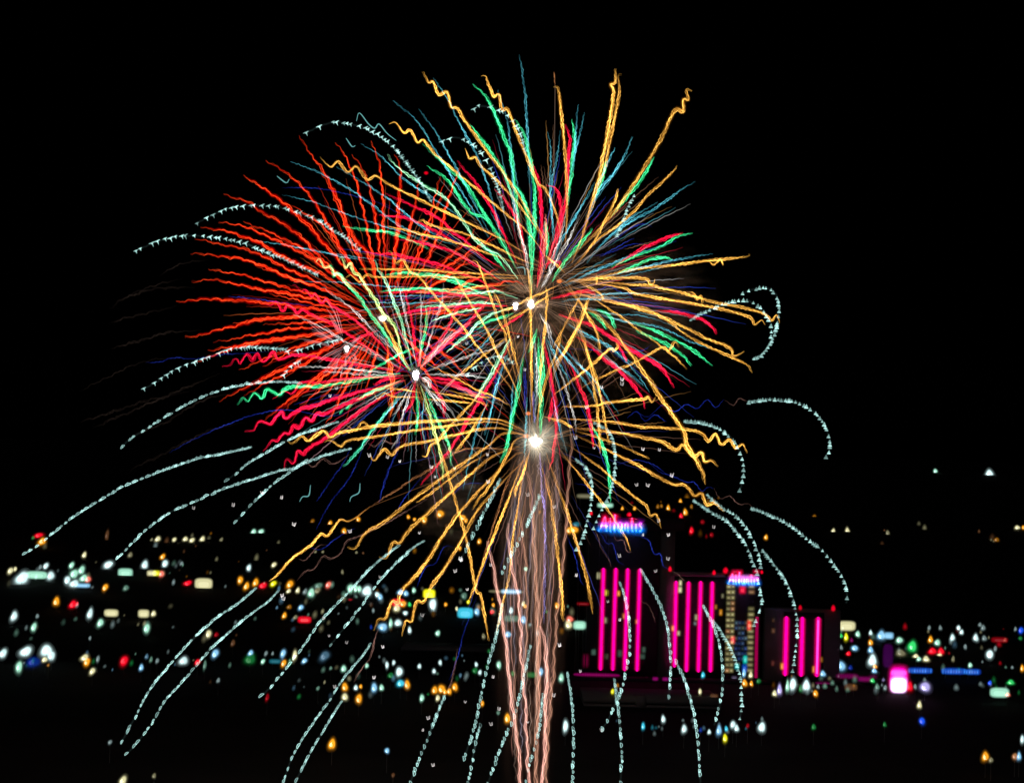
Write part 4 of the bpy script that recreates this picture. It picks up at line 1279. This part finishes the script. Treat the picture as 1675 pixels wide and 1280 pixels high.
# small silver pink flower inside the red burst
sil = empty('firework_burst', at(567, 570, 465))
tag(sil, 'small silver pink firework flower with short curled petals inside the red burst', 'firework', 'firework bursts')
flash(sil, 567, 570, 465, 4.0, 9.0)
c = at(569, 571, 465)
SILVER = """535 500 548 520 556 542;546 503 553 525 558 545;512 540 530 548 548 558;515 548 535 556 552 564;540 515 548 530 554 545;495 556 520 560 548 568;588 552 580 560 572 566;594 548 584 553 576 561
560 574 551 580 542 585;556 572 545 576 530 584 520 592;553 580 545 587 536 600 530 612;566 583 564 592 563 603;572 580 577 583 580 588 580 594;569 582 573 586 576 592;568 585 566 590 566 598;552 590 549 600 546 612
530 535 545 545 555 556;508 530 525 545 545 556;577 571 583 575 588 579;555 583 548 594 540 605;574 576 580 580 584 590;560 600 558 607 556 614;563 593 563 600 562 605;548 525 553 538 557 550"""
for line in SILVER.replace('\n', ';').split(';'):
    ctrl = np.array([float(a) for a in line.split()]).reshape(-1, 2)
    bag = Bag()
    P = catmull(ctrl, 3.)
    n = len(P); t = np.linspace(0, 1, n); env = np.sin(math.pi * np.clip(t, .03, .97)) ** .6
    for k in range(3):
        S = in_space(P + rng.normal(size=2) * 2.0 + (P - P[-1]) * rng.normal() * .12, np.array((567., 570.)), 465, 75, rng.choice((-1, 1)))
        bag.tube(S, .62 * env * K * 465, np.array((.17, .085, .09)) * rng.uniform(.3, 1.1), 5)
    bag.build('petal_trail', SPARK, sil)

# ------------------------------------------------------------------ blinking mint comets
MINT = np.array((.60, 1.06, 1.0))
def blink(bag, c, kind, t, D, level=1.0):
    """one blink of a falling star; c in photo pixels, t the direction of fall"""
    px = K * D
    def pt(a):
        a = np.atleast_2d(a)
        return np.array([at(c[0] + q[0], c[1] + q[1], D) for q in a])
    g = rng.uniform(.35, 1.2) * level
    s = rng.uniform(.6, 1.08)
    if kind == 'b':                                   # three pronged spark like a small bird
        for d in ((-5.2, 1.2), (4.6, -2.8), (2.4, 5.6)):
            d = np.array(d) * s
            P = np.linspace(0, 1, 4)[:, None] * d[None]
            P[:, 1] -= .5 * np.sin(np.linspace(0, 3.1, 4)) * 1.2
            bag.tube(pt(P), np.array((1.5, 1.15, .7, .2)) * px, MINT * g * .44, 5)
    elif kind == 't':                                 # small glowing wedge, point upward
        h = 3.9 * s
        V = [pt((0.6, -h))[0]]
        q = pt((0, h * .75))[0]
        for j in range(6):
            a = j * math.pi / 3
            V.append(q + np.array((math.cos(a) * 3.5 * s * px, math.sin(a) * 2.4 * s * px, math.cos(a) * -.5 * px)))
        V.append(q)
        F = [(0, 1 + j, 1 + (j + 1) % 6, 1 + (j + 1) % 6) for j in range(6)]
        F = [(0, 1 + j, 7, 1 + (j + 1) % 6) for j in range(6)]
        V = np.array(V)
        bag.add(V, np.array(F), MINT * g * .30)
        bag.tube(pt(((-3.6 * s, h * .8), (0, h * .7), (3.4 * s, h * .8))), np.array((.4, .9, .4)) * px, MINT * g * .4, 5)
    else:                                             # hollow half moon lying along the fall
        a0 = math.atan2(t[1], t[0])
        if kind == 's':
            up = -1 if math.cos(a0) > 0 else 1
            e = np.array((math.cos(a0), math.sin(a0))); nrm = np.array((-e[1], e[0])) * (1 if (-e[1] * -1 + e[0] * -1.5) > 0 else -1)
            if nrm[1] > 0:
                nrm = -nrm
        else:
            e = np.array((.12, 1.0)); nrm = np.array((1.0, -.12))
        A = np.linspace(-math.pi / 2, math.pi / 2, 8)
        hh = (4.8 if kind == 's' else 4.1) * s; ww = (2.7 if kind == 's' else 3.8) * s
        arc = np.array([e * math.sin(a) * hh + nrm * (math.cos(a) * ww - ww * .4) for a in A])
        bag.tube(pt(arc), .55 * px, MINT * g * .42, 5)
        bag.tube(pt(np.array((arc[-1], arc[-1] * .3 + arc[0] * .3 - nrm * .5, arc[0]))), np.array((.6, .85, .5)) * px, MINT * g * .42, 5)
        ctr = arc.mean(axis=0)
        V, F = ball((0, 0, 0), 1.0, 8, 5)
        q = pt(ctr)[0]
        V = V * np.array((ww * .62, ww * .62, hh * .68)) * px + q
        bag.add(V, F, MINT * g * (.06 if rng.random() < .65 else .26))

strobe = empty('firework_burst', at(800, 640, 450))
tag(strobe, 'pale mint blinking willow burst, its dashed arcs drooping far out around all others', 'firework', 'firework bursts')
for kind, ctrl in parse(STROBE):
    P = catmull(ctrl, 1.0)
    seg = np.r_[0, np.cumsum(np.linalg.norm(np.diff(P, axis=0), axis=1))]
    L = seg[-1]
    bag = Bag()
    heart = np.array((850., 640.))
    rr = np.linalg.norm(P - heart, axis=1)
    sg = rng.choice((-1, 1)) * rng.uniform(.2, 1.)
    depth = lambda q: 450 + sg * 40 * min(1.0, np.linalg.norm(q - heart) / 500)
    s = 2.0
    kk = 'd' if kind == 'q' else kind
    gap = {'b': 9.4, 's': 8.6, 't': 7.2, 'd': 8.2, 'q': 9}[kind]
    outer_first = rr[0] > rr[-1]
    while s < L:
        i = int(np.searchsorted(seg, s)); i = min(i, len(P) - 2)
        q = P[i]; tdir = P[min(i + 4, len(P) - 1)] - P[max(i - 4, 0)]
        f = s / L if outer_first else 1 - s / L        # 0 at the outer end
        blink(bag, q + rng.normal(size=2) * .45, kk, tdir, depth(q), np.interp(f, (0, .05, .6, 1), (.5, .9, .85, .35)))
        s += gap * (1.55 if f < .1 else (1.0 if f < .6 else .66)) * rng.choice((.55, .8, 1.0, 1.2, 1.45)) * rng.uniform(.85, 1.15)
    S = P[::4]
    t = np.linspace(0, 1, len(S)); t = t if outer_first else 1 - t
    D3 = np.array([at(p[0], p[1] + .6 * math.sin(p[0] * .9), depth(p)) for p in S])
    bag.tube(D3, (.5 + 1.2 * np.clip(t - .35, 0, 1)) * K * 450, MINT[None] * (.005 + .30 * np.clip(t - .68, 0, 1) ** 1.2)[:, None] * (2.0 if kind == 'q' else 1), 5)
    bag.tube(D3, 2.2 * K * 450, MINT[None] * (.002 + .04 * np.clip(t - .5, 0, 1))[:, None], 5)
    bag.build('strobe_trail', SPARK, strobe)
for line in EMBER.strip().splitlines():
    ctrl = np.array([float(a) for a in line.split()]).reshape(-1, 2)
    bag = Bag()
    P = catmull(ctrl, 2.); n = len(P); t = np.linspace(0, 1, n)
    S = np.array([at(p[0], p[1], 450) for p in P])
    bag.tube(S, 1.0 * K * 450 * (.4 + .6 * np.sin(3.14 * t)), MINT * np.array((.5, .8, .85)) * .22, 5)
    bag.build('ember_trail', SPARK, strobe)

# loose white glints that drift down between the trails
glint = empty('spark_shower', at(800, 900, 448))
tag(glint, 'shower of loose tiny white glints drifting down between the gold trails', 'sparks')
G = np.array([float(a) for a in GLINT.split()]).reshape(-1, 2)
for x, y in G:
    D = 448 + rng.uniform(-45, 45)
    bag = Bag()
    px = K * D; o = lambda a, bb: at(x + a, y + bb, D)
    g = rng.uniform(.5, 1.1)
    s = rng.uniform(.6, 1.12)
    colr = np.array((.95, .88, .86)) * g * rng.uniform(.4, 1.0)
    mir = rng.choice((-1, 1)); a_, b__ = rng.uniform(-.9, .9, 2)
    bag.tube([o(-2.4 * s * mir + a_, -2.8 * s + b__), o(-1.0 * s * mir, 3.0 * s)], .55 * px, colr * .4, 4)
    bag.tube([o(-1.2 * s * mir, 3.0 * s), o(2.6 * s * mir, 1.6 * s - a_), o((2.2 + b__) * s * mir, -3.2 * s)], np.array((.8, .8, .5)) * px, colr * .45, 4)
    V, F = ball((0, 0, 0), 1.0, 7, 5)
    bag.add(V * np.array((1.9, 1.9, 2.4)) * s * px + o(.4, .2), F, colr * .22)
    bag.build('spark', SPARK, glint)

# dim orange stars burning out near the flashes
for x, y, s, f in ((915, 460, 3.6, 1), (864, 676, 3.4, 1), (860, 713, 3.4, .7), (697, 283, 2.8, 2)):
    bag = Bag(); V, F = ball((0, 0, 0), 1.0, 10, 6)
    cc = (.75, .16, .03) if f != 2 else (.6, .0, .01)
    for k, g in ((1.0, .35), (.7, .25), (1.35, .1)):
        bag.add(V * s * k * K * 448 * np.array((1.15, 1, .85)) + at(x, y, 448), F, np.array(cc) * g)
    bag.build('spark', SPARK, glint)

# rising tails from the launch site
tails = ['bright salmon rising tail that wavers up nearest the smoke column edge facing the yellow sign', 'salmon rising tail winding just inside the smoke column, second from the yellow sign',
         'broad tan rising tail running straight up the middle of the smoke column', 'thin brown rising tail along the smoke column edge facing the pink tubed towers',
         'bright pink rising tail joined by mint blinks, low in the smoke column', 'short faint brown rising tail between the two salmon tails']
TAIL = spark_material('rising_tail_fire', True)
for (key, ctrl), lab in zip(parse(RISING), tails):
    w = float(key[1:]); P = catmull(ctrl, 4.5); n = len(P); t = np.linspace(0, 1, n)
    core, glow = [np.array(c) for c in STAR[key[0]]]
    w *= .7
    D = 440.0
    root = empty('rising_comet', at(P[0, 0], P[0, 1], D))
    tag(root, lab, 'rocket trail', 'rising comets from the launch site')
    env = np.clip((1 - t) / .25, 0, 1) ** .6
    bag = Bag()
    w0 = wave(n, 4.5, .9, 60.)
    for k in range(4):
        off = w0 + (k - 1.5) * w * .22 + wave(n, 4.5, .8, 28.)
        S = np.array([at(p[0] + o, p[1], D + k * .3) for p, o in zip(P, off)])
        bag.tube(S, w * .15 * (.4 + .6 * env) * K * D, core[None] * ((.5 + .5 * env) * .34 * rng.uniform(.6, 1.1, n))[:, None], 5)
    bag.build('comet_core', SPARK, root)
    bag = Bag()
    S = np.array([at(p[0] + o, p[1], D) for p, o in zip(P, w0)])
    for k, g in ((.55, .20), (.85, .10), (1.3, .04)):
        bag.tube(S, w * k * (.5 + .5 * env) * K * D, glow[None] * ((.4 + .6 * env) * g * .7)[:, None], 6)
    bag.build('comet_glow', SPARK, root)

glow_sheaf = empty('rising_comet', at(868, 1282, 441))
tag(glow_sheaf, 'sheaf of pinkish spark threads with added glow for the lit smoke between rising tails', 'rocket trail', 'rising comets from the launch site')
xl = lambda y: np.interp(y, (740, 880, 1000, 1282), (846, 826, 824, 838))
xr = lambda y: np.interp(y, (740, 880, 1000, 1282), (922, 918, 908, 892))
for j in range(80):
    y0 = rng.uniform(760, 1282); y1 = max(745, y0 - rng.uniform(90, 420))
    f = rng.beta(1.3, 1.3)
    Y = np.linspace(y0, y1, 26); X = xl(Y) + (xr(Y) - xl(Y)) * f + wave(26, 12., 1.3, 70.)
    g = np.sin(np.linspace(0, math.pi, 26)) ** .8 * np.interp(Y, (745, 900, 1282), (.5, .8, 1.35))
    bag = Bag()
    d = 441 + rng.uniform(-10, 10)
    S = np.array([at(a, b_, d) for a, b_ in zip(X, Y)])
    tint = np.array(((.40, .20, .13), (.34, .23, .18), (.24, .21, .26), (.46, .22, .17))[rng.integers(4)])
    bag.tube(S, rng.uniform(.5, .9) * K * d, tint[None] * (g * rng.uniform(.5, 1.2, 26) * rng.uniform(.06, .45))[:, None], 5)
    bag.tube(S, rng.uniform(1.6, 4.0) * K * d, tint[None] * (g * rng.uniform(.008, .045))[:, None], 6)  # wide dim tubes put the lit smoke's glow into the threads
    bag.build('spark_thread', TAIL, glow_sheaf)
# ------------------------------------------------------------------ drifting smoke, lit by the flashes
def smoke_material(name, density, scale, lo, hi, stretch, colour=(.62, .52, .42)):
    m = bpy.data.materials.new(name); m.use_nodes = True
    n = m.node_tree.nodes; l = m.node_tree.links
    n.clear()
    out = n.new('ShaderNodeOutputMaterial'); vol = n.new('ShaderNodeVolumePrincipled')
    vol.inputs['Color'].default_value = (*colour, 1)
    vol.inputs['Anisotropy'].default_value = 0.1
    tc = n.new('ShaderNodeTexCoord'); mp = n.new('ShaderNodeMapping'); mp.inputs['Scale'].default_value = stretch
    no = n.new('ShaderNodeTexNoise'); no.inputs['Scale'].default_value = scale; no.inputs['Detail'].default_value = 5; no.inputs['Roughness'].default_value = .62
    mr = n.new('ShaderNodeMapRange'); mr.inputs['From Min'].default_value = lo; mr.inputs['From Max'].default_value = hi
    # thins out towards the edge of the puff (object space radius 1)
    ln = n.new('ShaderNodeVectorMath'); ln.operation = 'LENGTH'
    fa = n.new('ShaderNodeMapRange'); fa.inputs['From Min'].default_value = 1.0; fa.inputs['From Max'].default_value = .35
    mu = n.new('ShaderNodeMath'); mu.operation = 'MULTIPLY'; mu2 = n.new('ShaderNodeMath'); mu2.operation = 'MULTIPLY'; mu2.inputs[1].default_value = density
    l.new(tc.outputs['Object'], mp.inputs['Vector']); l.new(mp.outputs[0], no.inputs['Vector']); l.new(no.outputs['Fac'], mr.inputs['Value'])
    l.new(tc.outputs['Object'], ln.inputs[0]); l.new(ln.outputs['Value'], fa.inputs['Value'])
    l.new(mr.outputs[0], mu.inputs[0]); l.new(fa.outputs[0], mu.inputs[1]); l.new(mu.outputs[0], mu2.inputs[0]); l.new(mu2.outputs[0], vol.inputs['Density'])
    l.new(vol.outputs[0], out.inputs['Volume'])
    return m

def puff(name, px, py, D, rx, ry, rz, mat, label):
    V, F = ball((0, 0, 0), 1.0, 20, 12)
    o = make_obj(name, V, F, mat)
    o.location = at(px, py, D)
    q = K * D
    o.scale = (rx * q, ry * q, rz * q)
    tag(o, label, 'smoke', None, 'stuff')
    return o
SM1 = smoke_material('firework_smoke', .019, 3.6, .53, .70, (1.0, 1.0, 2.4), (.60, .39, .25))
SM2 = smoke_material('column_smoke', .048, 2.6, .46, .70, (1.9, 1.4, .5), (.70, .46, .36))
SM3 = smoke_material('drifting_smoke', .030, 2.6, .48, .74, (.8, 1.0, 2.6), (.62, .48, .38))
puff('smoke_cloud', 940, 500, 462, 215, 120, 190, SM1, 'brown smoke cloud lit among the crimson and gold trails')
puff('smoke_wisp', 1090, 500, 466, 95, 70, 110, SM3, 'faint brown smoke wisps blown out beyond the mixed burst')
puff('smoke_wisp', 735, 800, 446, 60, 60, 120, SM3, 'thin grey smoke wisp drifting down beside the green tipped trails')
puff('smoke_column', 868, 1020, 442, 66, 56, 350, SM2, 'tall brownish smoke column rising from the launch site')
SM4 = smoke_material('flash_smoke', .0050, 3.0, .40, .66, (1.0, 1.0, 1.0), (.80, .76, .64))
puff('smoke_wisp', 888, 716, 434, 52, 40, 48, SM4, 'pale smoke puff around the brightest white flash')
